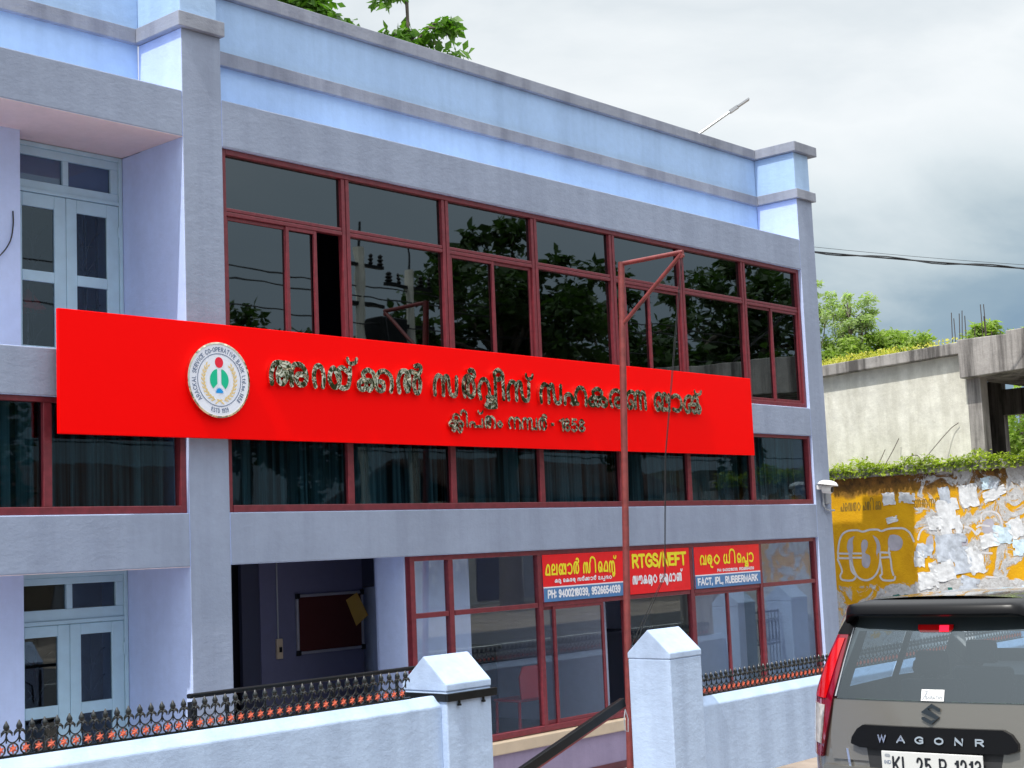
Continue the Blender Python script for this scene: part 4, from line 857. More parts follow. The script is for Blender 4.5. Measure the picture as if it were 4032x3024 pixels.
# ------------------------------------------------------------------ the parked car (local frame: x forward from the tail, y to its left, z up from the road)
HEAD = math.radians(4.3)
cpos = Vector((-.95, -8.41, RZ)); ch, sh = math.cos(HEAD), math.sin(HEAD)
car = thing('parked_car', cpos, 'grey brown hatchback car with lit brake lamp seen from behind', 'car')
def W(x, y, z): return (cpos.x+x*ch-y*sh, cpos.y+x*sh+y*ch, cpos.z+z)
def RX(y, z):
    """x of the tail surface at lateral y and height z"""
    if z < .72: b = -.03+.02*(z-.3)
    elif z < 1.085: b = -.02+.055*((z-.72)/.365)
    else: b = .035+.20*((z-1.085)/.5)
    a = abs(y)
    return b+.07*(a/.8)**2+(max(0, a-.62)/.22)**2*.16
def HWID(z):
    return .855+.035*math.sin(min(1, max(0, (z-.2)/.85))*math.pi) if z < 1.05 else .855-.25*((z-1.05)/.6)
# shell
zs = [.25, .40, .55, .72, .85, 1.0, 1.085, 1.2, 1.35, 1.48, 1.575, 1.635]
def top_half(x):  # roof height and how far the cabin reaches
    return 1.66 if x < 2.0 else 1.66
mb = MB()
stations = [None, .30, .62, .74, 1.42, 1.54, 2.3, 2.75, 3.1, 3.4, 3.62]
def roofz(x): return 1.655 if x <= 1.6 else (1.655-.03*(x-1.6) if x < 2.2 else (1.637-.62*((x-2.2)/.75) if x < 2.95 else 1.017-.20*((x-2.95)/.67)))
rows = []
for st in stations:
    ring = []
    if st is None:
        for z in zs: ring.append((RX(HWID(z)-.02, z), HWID(z)-.02, z))
    else:
        rz = roofz(st); k = rz/1.655
        for z in zs:
            z2 = z if z < .9*rz and z < 1.0 else min(rz, .9+(z-.9)*max(0, (rz-.9))/(1.655-.9))
            hw = HWID(z2)*(1 if st < 3.2 else 1-.22*((st-3.2)/.42)**2); ring.append((st, hw, z2))
    rows.append(ring)
for ring in rows:
    i = len(mb.v)
    mb.v += [W(*p) for p in ring]+[W(p[0], -p[1], p[2]) for p in ring[::-1]]
m_ = 2*len(zs)
for r_ in range(len(rows)-1):
    for k in range(m_):
        if r_ in (3, 5) and (k in (6, 7, 8) or m_-2-k in (6, 7, 8)): continue          # side window openings
        if r_ == 6 and k == len(zs)-1: continue                                     # windscreen opening
        mb.f.append((r_*m_+k, r_*m_+(k+1) % m_, (r_+1)*m_+(k+1) % m_, (r_+1)*m_+k)); mb.m.append(0)
mb.f.append(tuple((len(rows)-1)*m_+k for k in range(m_))); mb.m.append(0)
# tail skin
ny = 18; base = len(mb.v)
for z in zs:
    for k in range(ny+1):
        y = (HWID(z)-.02)*(2*k/ny-1); mb.v.append(W(RX(y, z), y, z))
for a_ in range(len(zs)-1):
    for k in range(ny):
        if zs[a_] > 1.08 and zs[a_] < 1.45 and 2 <= k < ny-2: continue               # rear window opening
        q = base+a_*(ny+1)+k; mb.f.append((q, q+1, q+ny+2, q+ny+1)); mb.m.append(0)
mb.build('body', CARP, car, smooth=True)
def patch(rows_, off, thick, name, mat, parent, n=10, smooth_=True):
    """raised panel lying on the tail: rows_ of (z, y0, y1); off = how far it stands out"""
    mb = MB(); R_ = []
    zz = []
    for i in range(len(rows_)-1):
        (za, a0, a1), (zb_, b0, b1) = rows_[i], rows_[i+1]
        for k in range(4): t_ = k/4; zz.append((za+(zb_-za)*t_, a0+(b0-a0)*t_, a1+(b1-a1)*t_))
    zz.append(rows_[-1])
    for z, y0, y1 in zz:
        for k in range(n+1): y = y0+(y1-y0)*k/n; mb.v.append(W(RX(y, z)-off, y, z))
    for i in range(len(zz)-1):
        for k in range(n): q = i*(n+1)+k; mb.f.append((q, q+1, q+n+2, q+n+1)); mb.m.append(0)
    # rim going in
    border = [k for k in range(n+1)]+[i*(n+1)+n for i in range(1, len(zz))]+[(len(zz)-1)*(n+1)+k for k in range(n-1, -1, -1)]+[i*(n+1) for i in range(len(zz)-2, 0, -1)]
    j = len(mb.v); pl = [(i, k) for i in range(len(zz)) for k in range(n+1)]
    for b_ in border:
        z, y0, y1 = zz[b_//(n+1)]; y = y0+(y1-y0)*(b_ % (n+1))/n; mb.v.append(W(RX(y, z)-off+thick, y, z))
    for k in range(len(border)): mb.f.append((border[k], border[(k+1) % len(border)], j+(k+1) % len(border), j+k)); mb.m.append(0)
    return mb.build(name, mat, parent, smooth=smooth_)
tailgate = patch([(.735, -.64, .64), (.85, -.66, .66), (1.0, -.645, .645), (1.08, -.635, .635)], .012, .02, 'tailgate', CARP, car, 18)
patch([(1.088, -.612, .612), (1.25, -.592, .592), (1.42, -.556, .556), (1.56, -.52, .52)], .016, .03, 'rear_window', CARGL, car, 16)
for sg in (1, -1):
    F_ = lambda rr: [(z, min(sg*a, sg*b), max(sg*a, sg*b)) for z, a, b in rr]
    lamp = patch(F_([(.735, .725, .918), (.84, .70, .91), (.95, .672, .89), (1.06, .645, .85), (1.2, .615, .78), (1.35, .588, .70), (1.46, .57, .645)]), .03, .07, 'tail_lamp', LAMPRD, car, 8)
    patch(F_([(.812, .735, .885), (.93, .715, .87), (1.045, .70, .828)]), .037, .02, 'white_lens', LAMPW, lamp, 6)
    patch(F_([(1.085, .69, .812), (1.2, .658, .757), (1.36, .615, .678), (1.44, .59, .635)]), .037, .02, 'red_lens', LAMPR, lamp, 5)
    patch(F_([(1.10, .617, .627), (1.3, .582, .589), (1.5, .538, .544)]), .020, .02, 'window_edge_strip', GREYP, car, 2)
for sg in (1, -1):
    a_, b_ = sorted((sg*.545, sg*.652)); patch([(1.462, a_, b_), (1.56, sorted((sg*.52, sg*.60))[0], sorted((sg*.52, sg*.60))[1])], .02, .05, 'corner_trim', CARB, car, 5)
# spoiler, third brake lamp
mb = MB(); ns = 24; prof = []
for k in range(ns+1):
    y = -.575+1.15*k/ns; e = abs(y)/.575; dr = .05*max(0, (e-.86)/.14)**2; x = .045+.06*e*e+.07*max(0, (e-.88)/.12)**2
    prof.append([(x+.22, y, 1.572-dr), (x+.022, y, 1.576-dr), (x, y, 1.59-dr), (x+.006, y, 1.632-dr*1.2), (x+.03, y, 1.652-dr*1.2), (x+.50, y, 1.672-dr*1.2), (x+.54, y, 1.60-dr)])
for p in prof: mb.v += [W(*q) for q in p]
for k in range(ns):
    for j in range(7): mb.f.append((k*7+j, k*7+(j+1) % 7, (k+1)*7+(j+1) % 7, (k+1)*7+j)); mb.m.append(0)
mb.f.append(tuple(range(7))); mb.f.append(tuple(ns*7+j for j in reversed(range(7)))); mb.m += [0, 0]
mb.build('spoiler', CARB, car, smooth=True)
patch([(1.476, -.085, .10), (1.495, -.10, .115), (1.52, -.10, .115)], .022, .01, 'brake_lamp', LAMPR, car, 6)
patch([(1.482, -.075, -.02), (1.516, -.075, -.02)], .026, .006, 'lit_brake_lamp', BRAKE, car, 4)
mb = MB(); mb.v = [W(x, y, z) for x, y, z in ((.3, -.72, .78), (3.0, -.72, .62), (3.0, .72, .62), (.3, .72, .78))]; mb.f = [(0, 1, 2, 3)]; mb.m = [0]; mb.build('cabin_floor', CARD, car)
mb = MB(); mb.prism([(2.55, .7), (2.9, .7), (2.9, 1.0), (2.75, 1.08), (2.55, 1.0)], 'y', -.66, .66); mb.v = [W(*v) for v in mb.v]; mb.build('dashboard', CARD, car)
mb = MB(); mb.quad([W(2.31, -.66, 1.53), W(2.31, .66, 1.53), W(2.76, .70, 1.16), W(2.76, -.70, 1.16)]); mb.build('windscreen', CARGL, car)
# roof skin
mb = MB()
for i, x in enumerate((.34, .8, 1.4, 1.9)):
    for k in range(13):
        y = -.58+1.16*k/12; mb.v.append(W(x, y*.97, 1.652+.03*(1-(y/.6)**2)-(.0 if x < 1.6 else .02)))
for i in range(3):
    for k in range(12): q = i*13+k; mb.f.append((q, q+1, q+14, q+13)); mb.m.append(0)
mb.build('roof', CARP, car, smooth=True)
# number plate recess, garnish with raised lettering
patch([(.60, -.36, .36), (.70, -.39, .39), (.812, -.41, .41)], .013, .004, 'plate_recess', CARD, car, 10)
gar = patch([(.815, -.44, .44), (.835, -.50, .50), (.87, -.50, .495), (.92, -.465, .46), (.945, -.42, .42)], .05, .05, 'garnish', CARB, car, 16)
PC = lambda u, v, h: W(RX(0, 1.0)-.055-h+.11*u*u, -u, v)
def PG(off): return lambda u, v, h: W(RX(-u, v)-off-h, -u, v)
for ch_, u in zip('WAGONR', (-.292, -.172, -.060, .056, .173, .292)): 
    mb = MB(); wd = .046; latin(mb, ch_, u-wd/2, u+wd/2, .858, .034, .0046, PG(.054), 0, .006); mb.build('model_letter', CHROME, gar)
mb = MB(); em = [(.050, .032), (.004, .060), (-.043, .026), (.043, -.026), (.0, -.058), (-.050, -.030)]
stroke(mb, [Vector((a_*.95, 1.018+b_*.80)) for a_, b_ in em], .0098, PG(.016), .008); mb.build('emblem', DCHROME, tailgate)
st = patch([(1.092, -.075, .062), (1.155, -.075, .062)], .021, .004, 'window_sticker', WHITEP, car, 4)
mb = MB(); latin(mb, 'SARATHY', -.035, .068, 1.104, .015, .0018, PG(.0222)); stroke(mb, [Vector((-.052, 1.10)), Vector((-.036, 1.125)), Vector((-.026, 1.148))], .003, PG(.0222)); stroke(mb, [Vector((-.045, 1.146)), Vector((-.026, 1.148)), Vector((-.028, 1.13))], .002, PG(.0222)); mb.build('sticker_lettering', GREYP, st)
PLX = RX(0, .74)-.045
mb = MB(); mb.prism([(-.29, .675), (.315, .675), (.315, .806), (-.29, .806)], 'x', 0, .01); mb.v = [W(PLX+v[0], v[1]-.02, v[2]) for v in mb.v]; plate = mb.build('number_plate', PLATEW, car, bevel=.004)
PP = lambda u, v, h: W(PLX-.001-h, -u-.01, v)
mb = MB(); latin(mb, 'KL 25 P 1213', -.235, .285, .688, .086, .0062, PP, gap=.3); mb.build('plate_number', INKK, plate)
mb = MB(); latin(mb, 'IND', -.287, -.248, .735, .018, .0016, PP); mb.build('plate_country', INKB, plate); mb = MB(); stroke(mb, [Vector((-.275, .782)), Vector((-.258, .782))], .009, PP); mb.build('plate_hologram', GREYP, plate)
patch([(.30, -.72, .72), (.45, -.78, .78), (.60, -.78, .78), (.70, -.70, .70)], .035, .06, 'bumper', CARP, car, 16)
for sg in (1, -1):
    a_, b_ = sorted((sg*.53, sg*.545)); patch([(.62, a_+sg*-.06, b_+sg*-.06), (.70, a_-sg*.02, b_-sg*.02), (.80, a_, b_)], .022, .01, 'crease_highlight_strip', CHROME, car, 2)  # added chrome strips stand in for the highlight along a body crease
# side glass, wheels, front lamps, mirrors
for sg in (1, -1):
    for x0, x1, zt_ in ((.74, 1.42, 1.48), (1.54, 2.3, 1.40)):
        mb = MB(); mb.quad([W(x, sg*(HWID(z)+.004), z) for x, z in ((x0, 1.08), (x1, 1.08), (x1, zt_), (x0, 1.48))]); mb.build('side_window', CARGL, car)
    for x0 in (.95, 1.85):
        mb = MB(); a_, b_ = sorted((sg*.16, sg*.58))
        mb.prism([(x0, .5), (x0+.16, .5), (x0+.08, 1.12), (x0-.02, 1.12)], 'y', a_, b_); mb.prism([(x0, 1.14), (x0+.09, 1.14), (x0+.07, 1.30), (x0+.01, 1.30)], 'y', a_+.1, b_-.1)
        mb.v = [W(*v) for v in mb.v]; mb.build('seat', CARIN, car, bevel=.03)
    for x in (.60, 3.03):
        mb = MB(); c0 = Vector(W(x, sg*.70, .285)); ax = Vector(W(x, sg*1.7, .285))-c0
        mb.lathe([(.20, -.08), (.275, -.07), (.285, 0), (.285, .10), (.27, .13), (.19, .135)], c0, ax, 24); wl = mb.build('wheel', TYRE, car, smooth=True)
        mb = MB(); mb.lathe([(.19, .11), (.19, .128), (.10, .138), (.04, .142)], c0, ax, 10); mb.build('rim', GALV, wl)
    mb = MB(); c0 = W(3.52, sg*.55, .80); mb.lathe([(.02, -.08), (.12, -.02), (.14, .03), (.08, .09)], c0, (ch, sh, 0), 16); mb.build('headlight', LAMPW, car, smooth=True)
    mb = MB(); c0 = W(2.12, sg*.88, 1.08); mb.lathe([(.03, -.05), (.09, -.03), (.10, .04), (.05, .09)], c0, (ch, sh, 0), 12); mb.build('mirror', CARB, car, smooth=True)

# ------------------------------------------------------------------ old building and painted wall at the right
ob = thing('unfinished_building', (19, 0, -.6), 'weathered unfinished concrete building with bare columns and rusty rods on top', 'building')
mb = MB(); mb.prism([(3.6, 3.4), (-.55, 3.4), (-.55, 5.66), (3.6, 5.50)], 'x', 17.2, 17.4); mb.build('upper_wall', OLDW, ob)
mb = MB(); mb.prism([(4.0, 5.44), (-.56, 5.625), (-.56, 5.845), (4.0, 5.66)], 'x', 17.0, 22.0); mb.build('roof_slab', OLDD, ob, bevel=.015)
mb = MB(); mb.prism([(-.562, 5.15), (-6.2, 5.37), (-6.2, 6.10), (-1.5, 5.93), (-1.5, 5.87), (-.562, 5.875)], 'x', 16.9, 22.0); mb.build('roof_beam', OLDD, ob, bevel=.015)
for x0, x1, y0, y1 in ((17.2, 17.5, -.82, -.552), (19.0, 19.3, -2.0, -1.75), (17.25, 17.5, -4.2, -3.95), (20.2, 20.5, -1.15, -.9)): mb = MB(); mb.box(x0, x1, y0, y1, 3.4, 5.17); mb.build('column', OLDD, ob)
mb = MB(); mb.box(21.6, 21.8, .66, 3.4, 3.4, 5.5); mb.build('inner_wall', OLDD, ob); mb = MB(); mb.box(17.4, 21.8, 3.4, 3.6, 3.4, 5.5); mb.build('inner_wall', OLDD, ob)
mb = MB(); mb.box(21.55, 21.8, -6.2, .66, 4.75, 5.3); mb.build('inner_beam', OLDD, ob)
mb = MB(); mb.box(16.9, 22.0, -6.2, 3.6, 3.1, 3.4); mb.build('floor_slab', OLDD, ob)
mb = MB(); mb.box(17.1, 21.8, -6.0, 3.5, -.6, 3.1); mb.build('ground_storey', OLDD, ob)
for y, z0, z1 in ((-.17, 5.8, 6.50), (-.24, 5.8, 6.38), (-.32, 5.8, 6.46), (-.365, 5.8, 6.51), (-.45, 5.8, 6.40), (-.79, 5.8, 6.575), (-.835, 5.8, 6.34), (-.86, 5.8, 6.565), (-.635, 5.8, 6.17), (-.955, 5.8, 6.04), (-1.13, 5.8, 6.015)):
    mb = MB(); mb.tube([(17.55, y, z0), (17.55+random.uniform(-.02, .02), y-random.uniform(-.01, .05), z1)], .009, 6); mb.build('rebar', REBAR, ob)
yw = thing('painted_wall', (16.85, -1, -.6), 'peeling yellow wall with painted Malayalam letters and scraps of torn bills', 'wall')
mb = MB(); mb.box(16.7, 17.0, -4.6, 4.2, -.6, 3.43); o = mb.build('wall', YELLOW, None); o.parent = yw; o.location = (-16.85, 1, .6)
mb = MB(); mb.box(16.55, 17.15, -4.7, 4.3, 3.43, 3.60); mb.build('ledge', OLDD, yw, bevel=.02)
PW = lambda u, v, h: (16.698-h, -u, v)
S_ = [[(2.1,2.012),(2.049,2.233),(1.971,2.367),(1.842,2.427),(1.651,2.432),(1.53,2.399),(1.387,2.43),(1.219,2.427),(1.137,2.396),(.996,2.432),(.812,2.438),(.668,2.423),(.565,2.349),(.517,2.265),(.488,2.181)],[(2.1,2.012),(2.094,1.943),(2.11,1.875)],[(2.11,1.875),(2.064,1.771),(2.034,1.651),(2.079,1.567),(2.037,1.489),(1.818,1.477),(1.739,1.561),(1.798,1.613),(1.835,1.698),(1.848,1.835)],[(1.847,1.851),(1.805,1.766),(1.75,1.612),(1.663,1.509),(1.515,1.473),(1.361,1.537),(1.258,1.669),(1.208,1.836),(1.196,1.986)],[(2.086,1.998),(1.865,1.988)],[(2.092,1.909),(1.872,1.9)],[(1.77,1.989),(1.599,1.984)],[(1.776,1.909),(1.605,1.905)],[(1.196,1.995),(.994,1.981)],[(1.203,1.894),(1.0,1.901)],[(1.207,1.853),(1.19,1.702),(1.19,1.584),(1.23,1.552),(1.171,1.471),(.96,1.464),(.918,1.53)],[(1.006,2.065),(1.012,1.981),(.986,1.847),(.98,1.68),(.952,1.563)],[(.4,2.211),(.35,2.341),(.255,2.42),(.095,2.43)],[(-.538,2.413),(-.663,2.368),(-.756,2.268),(-.829,2.329)],[(-.859,2.488),(-.877,2.616),(-.973,2.66),(-1.123,2.653),(-1.216,2.569),(-1.244,2.409),(-1.232,2.251),(-1.183,2.157)],[(-.767,2.396),(-.837,2.425),(-1.003,2.403)],[(-.839,1.929),(-1.014,1.916)],[(-.88,1.498),(-1.061,1.479)]]
mb = MB()
for q in S_: stroke(mb, smooth([Vector((-a_, b_)) for a_, b_ in q], 3), .0185, PW)
mb.build('letter_outline', PAINTW, yw)
F2 = [[(1.716,2.324),(1.845,2.26),(1.895,2.108),(1.873,2.005),(1.867,1.835),(1.843,1.647),(1.771,1.595),(1.785,1.782),(1.791,1.952),(1.762,2.087),(1.762,2.223)],[(1.552,2.233),(1.587,2.15),(1.581,1.98),(1.596,1.778),(1.535,1.709),(1.459,1.724),(1.413,1.841),(1.424,1.942),(1.513,1.995),(1.459,2.095),(1.442,2.196),(1.494,2.248)],[(1.329,2.327),(1.232,2.256),(1.185,2.137),(1.194,2.02),(1.264,1.955),(1.244,1.853),(1.28,1.989),(1.259,2.139)],[(.968,2.314),(1.011,2.232),(1.02,2.115),(.99,2.031),(.844,2.018),(.749,2.073),(.713,2.189),(.769,2.282),(.876,2.319)],[(.216,2.238),(.25,2.14),(.248,2.058),(.124,2.054),(.095,2.201),(.141,2.284)],[(-.963,2.532),(-.882,2.471),(-.871,2.328),(-.957,2.245),(-1.091,2.256),(-1.104,2.414),(-1.063,2.528)],[(-.449,2.263),(-.418,2.086),(-.555,2.082),(-.579,2.178),(-.526,2.252)]]
mb = MB()
for q in F2:
    pl = smooth([Vector(p) for p in q+q[:1]], 3)[:-1]; mb.quad([PW(-p.x, p.y, .0006) for p in pl])
mb.build('letter_filling', PAINTF, yw)
mb = MB()
for q in ([(1.023,1.116),(1.0,1.182),(.87,1.206),(.81,1.164),(.805,1.114)],[(.762,1.196),(.672,1.199),(.652,1.113),(.751,1.111)],[(-.115,1.317),(-.202,1.316),(-.215,1.268),(-.128,1.253)]): mb.quad([PW(-a_, b_, .0012) for a_, b_ in q])
mb.build('green_lettering', PAINTG, yw)
mb = MB(); malayalam(mb, ['pa', 'ra', 'sa', 'ya', 'm_sign', ' ', 'pa', 'ta', 'i_sign', 'kka'], -1.98, -1.10, 2.80, .17, .009, PW); malayalam(mb, ['nna', 'ta', 'na', 'l_chillu'], -.44, .12, 2.80, .16, .009, PW); mb.build('faded_small_letters', PAINTO, yw)
def scrap(y, z, sx, sz, mat, tilt):
    mb = MB(); n = 6
    c, s2 = math.cos(tilt), math.sin(tilt)
    jag = lambda a_: 1+random.uniform(-.13, .08)
    for i in range(n+1):
        for j in range(n+1):
            u, v = (i/n-.5), (j/n-.5); e = 1 if i in (0, n) or j in (0, n) else 0
            u *= sx*(jag(0) if e else 1); v *= sz*(jag(0) if e else 1)
            lift = .004+(.035*max(0, random.random()-.55) if e else .006*random.random())
            mb.v.append((16.697-lift, y+u*c-v*s2, z+u*s2+v*c))
    for i in range(n):
        for j in range(n):
            if random.random() < .06 and (i in (0, n-1) or j in (0, n-1)): continue
            q = i*(n+1)+j; mb.f.append((q, q+1, q+n+2, q+n+1)); mb.m.append(0)
    o = mb.build('torn_bill', mat); tag(o, 'scrap of torn paper bill peeling off the yellow wall', 'paper bill', 'torn paper bills on the yellow wall')
for k, (y, z, sx, sz) in enumerate([(.934, 3.0, .26, .24), (.569, 2.997, .34, .20), (-.196, 3.0, .22, .34), (-.664, 2.98, .36, .42), (-1.016, 3.18, .20, .22), (-1.149, 3.16, .18, .20), (-1.15, 2.98, .48, .20), (-.25, 2.60, .44, .66), (.03, 2.50, .30, .26), (-.25, 2.05, .62, .5), (-1.0, 2.15, .36, .26), (-1.25, 2.25, .34, .36), (.28, 2.0, .34, .26), (-.70, 1.80, .30, .50), (.40, 1.85, .22, .30), (-.05, 1.62, .50, .40), (-.42, 1.8, .40, .5), (-1.50, 2.35, .30, .34), (-1.55, 2.0, .28, .3), (-.55, 1.36, .36, .3), (.9, 2.60, .24, .12), (.25, 1.45, .4, .34)]):
    scrap(y, z, sx, sz, PAPER[(0, 0, 1, 0, 2, 1, 0)[k % 7]], random.uniform(-.4, .4))

# ------------------------------------------------------------------ plants
def leaf_mesh(name, mat, pts, size, parent=None, droop=.3, aspect=.5, kind=None, up_bias=.35, jitter=.35):
    """many small bent leaves (two quads each) at pts"""
    n = len(pts); P_ = np.asarray(pts, float)
    d = rng.normal(size=(n, 3)); d[:, 2] = d[:, 2]*.6-droop; d /= np.linalg.norm(d, axis=1)[:, None]
    nn = rng.normal(size=(n, 3))*.8; nn[:, 2] += up_bias*2; s = np.cross(d, nn); s /= np.linalg.norm(s, axis=1)[:, None]; nrm = np.cross(s, d)
    L_ = size*(1+jitter*rng.normal(size=n)).clip(.4, 1.8)[:, None]; Wd = L_*aspect*.5
    a = P_; m = P_+d*L_*.5+nrm*L_*.06; e = P_+d*L_-nrm*L_*.06
    V = np.stack([a, m+s*Wd, e, m-s*Wd], 1).reshape(-1, 3)
    off = np.zeros(3); p = parent
    while p is not None: off += np.array(p.location); p = p.parent
    V = V-off
    me = bpy.data.meshes.new(name); me.vertices.add(len(V)); me.vertices.foreach_set('co', V.ravel())
    me.loops.add(n*4); me.loops.foreach_set('vertex_index', np.arange(n*4)); me.polygons.add(n)
    me.polygons.foreach_set('loop_start', np.arange(n)*4); me.polygons.foreach_set('loop_total', np.full(n, 4)); me.materials.append(mat); me.update(calc_edges=True); me.validate()
    o = bpy.data.objects.new(name, me); COL.objects.link(o); o.parent = parent
    if kind: o['kind'] = kind
    return o
def clump_points(centres, per, rad, flat=.8):
    out_ = []
    for c in centres:
        q = rng.normal(size=(per, 3)); q /= np.linalg.norm(q, axis=1)[:, None]; q *= (rng.random(per)**.45)[:, None]*rad*rng.uniform(.6, 1.25); q[:, 2] *= flat; out_.append(q+np.array(c))
    return np.concatenate(out_)
def tree(name, base, top, crown_c, crown_r, nclump, per, crad, leaf, size, label, cat='tree', group=None, droop=.3, aspect=.5, extra=(), r0=.22, holes=.0):
    t = thing(name, base, label, cat, group)
    base, cc = Vector(base), Vector(crown_c)
    mb = MB(); mid = base.lerp(cc, .5)+Vector((random.uniform(-.3, .3), random.uniform(-.3, .3), 0))
    mb.tube([base, mid, cc, cc+Vector((.1, .1, crown_r[2]*.6))], [r0, r0*.75, r0*.5, r0*.15], 9)
    cs = []
    for k in range(nclump):
        v = rng.normal(size=3); v /= np.linalg.norm(v); v *= rng.random()**.38; c = np.array(cc)+v*np.array(crown_r); cs.append(c)
    cs += [np.array(e) for e in extra]
    for c in cs[::max(1, len(cs)//26)]+[np.array(e) for e in extra]:
        b0 = mid.lerp(cc+Vector((0, 0, crown_r[2]*.3)), random.uniform(.25, 1.0)); c = Vector(c); m_ = b0.lerp(c, .5)+Vector((random.uniform(-.2, .2), random.uniform(-.2, .2), .25))
        mb.tube([b0, m_, c], [r0*.32, r0*.2, r0*.05], 6)
    mb.build('trunk', BARK, t, smooth=True)
    leaf_mesh('crown', leaf, clump_points(cs, per, crad), size, t, droop, aspect)
    return t
# tree over the parapet: twigs that show above the coping, and the crown behind
tw = [(12.9, 13.6, 15.5), (13.3, 13.2, 15.25), (13.6, 12.9, 15.0), (13.0, 13.7, 14.9), (13.9, 12.6, 14.75), (14.3, 12.2, 14.35), (14.6, 12.0, 14.5), (14.85, 11.7, 14.55), (14.7, 11.8, 14.2), (15.0, 11.5, 14.25), (15.2, 11.2, 14.5), (15.45, 10.9, 14.75), (15.6, 10.75, 14.65), (15.1, 11.3, 14.0), (15.6, 10.8, 13.95), (14.9, 11.6, 13.8), (13.5, 12.9, 14.6)]
t = thing('broadleaf_tree', (11.5, 15.5, 0), 'tree with broad drooping leaves showing over the bank parapet', 'tree')
mb = MB(); mb.tube([(11.5, 15.5, 0), (11.6, 15.2, 9), (11.9, 14.6, 14), (12.2, 14.2, 17)], [.35, .28, .2, .1], 10)
for p in tw: mb.tube([Vector(p)+Vector((-.5, .45, random.uniform(-.5, .1))), Vector(p)+Vector((-.2, .2, 0)), p], [.035, .025, .01], 6)
mb.tube([(14.88, 11.6, 16.4), (14.9, 11.6, 15.4), (14.93, 11.6, 14.3)], [.05, .045, .03], 6); mb.tube([(12.1, 14.2, 16.4), (13.6, 12.8, 16.9), (14.88, 11.6, 16.4)], [.08, .07, .05], 6)
mb.build('trunk', BARK, t, smooth=True)
pts = np.concatenate([clump_points(tw, 64, .33), clump_points([(12.9+.22*k+random.gauss(0, .12), 13.65-.24*k+random.gauss(0, .1), 15.25-.06*k+random.gauss(0, .22)) for k in [random.uniform(-1, 3.6) for _ in range(26)]], 46, .32), clump_points([(12.0+random.gauss(0, 1.1), 14.3+random.gauss(0, 1.1), 17.0+random.gauss(0, .7)) for _ in range(26)], 60, .7), clump_points([(12.9, 13.8, 15.2), (12.5, 14.1, 15.0), (13.2, 13.4, 15.7), (14.6, 11.9, 15.6), (14.85, 11.65, 15.75)], 90, .5)])
leaf_mesh('crown', LEAF_BROAD, pts, .25, t, .55, .55)
# trees on the slope behind the old building
tree('feathery_tree', (31.2, 9.4, 0), 0, (31.05, 9.3, 8.7), (.85, .85, 1.2), 30, 120, .25, LEAF_PALE, .12, 'tall pale feathery tree rising beside the corner of the bank', droop=.2, aspect=.4, extra=[(31.5, 8.95, 8.9), (31.65, 8.8, 9.05), (31.4, 9.0, 8.6), (31.55, 8.9, 8.75)], r0=.09)
tree('feathery_tree', (30.3, 10.3, 0), 0, (30.35, 10.15, 9.0), (.6, .6, 1.1), 20, 110, .26, LEAF_PALE, .12, 'second pale feathery tree half hidden by the bank corner pillar', droop=.2, aspect=.4, r0=.09)
for k, (d, z, rx, rz) in enumerate([((31.0, 9.45), 7.6, 1.0, .62), ((31.9, 8.75), 7.75, .8, .6), ((32.3, 8.2), 7.9, .75, .55), ((30.6, 9.9), 7.4, .8, .7)]):
    lab = ['bushy green treetop below the tall feathery tree', 'light green bush in the middle of the roof line growth', 'round bright green bush nearest the gap in the roof line growth', 'dense green bush touching the bank corner pillar'][k]
    tree('bush', (d[0], d[1], 3), 0, (d[0], d[1], z), (rx, rx, rz), 26, 170, .28, LEAF_BUSH, .15, lab, 'bush', 'bushes behind the unfinished building', droop=.1, aspect=.42, r0=.06)
tree('bush', (34.0, 6.3, 3), 0, (34.0, 6.2, 7.95), (.55, .6, .55), 16, 150, .26, LEAF_BUSH, .2, 'bush with long leaves behind the rusty rods on the left', 'bush', 'bushes behind the unfinished building', droop=.25, aspect=.3, r0=.06)
tree('bush', (34.6, 5.6, 3), 0, (34.6, 5.65, 7.9), (.55, .6, .45), 16, 150, .26, LEAF_BUSH, .2, 'bush with long leaves at the end of the rusty rods', 'bush', 'bushes behind the unfinished building', droop=.25, aspect=.3, r0=.06)
tree('bush', (24.6, 1.3, 0), 0, (24.6, 1.2, 4.5), (1.0, 1.8, 1.0), 36, 160, .35, LEAF_BUSH, .16, 'leafy bush seen through the bare upper storey of the unfinished building', 'bush', droop=.2, r0=.06)
# growth on the roof edge and on the ledge of the painted wall
pts = [(17.05+random.random()*.5, y, 5.66+(4.0-y)/4.56*.0+(.185*(4.0-y)/4.56)+random.random()**2*.13) for y in np.linspace(3.9, -.4, 2600) if random.random() < (.95 if y > .9 else .28)]
leaf_mesh('roof_grass', LEAF_DRY, pts, .07, None, -.6, .35, 'stuff')
pts = []
for y in np.linspace(4.1, -4.5, 8000):
    h = .19+.07*math.sin(y*5.1)+.05*math.sin(y*13+1); a = random.random(); pts.append((16.52+.5*random.random()**1.5, y, 3.52+h*a+(.02 if a < .3 else 0)))
    if random.random() < .35: pts.append((16.53+random.random()*.03, y, 3.44+random.random()*.15))
leaf_mesh('moss', LEAF_MOSS, pts, .06, None, .15, .6, 'stuff', 1.0)
t = thing('dry_vine', (16.6, .6, 3.6), 'thin bare vine stems leaning on the pale upper wall above the moss', 'vine')
mb = MB()
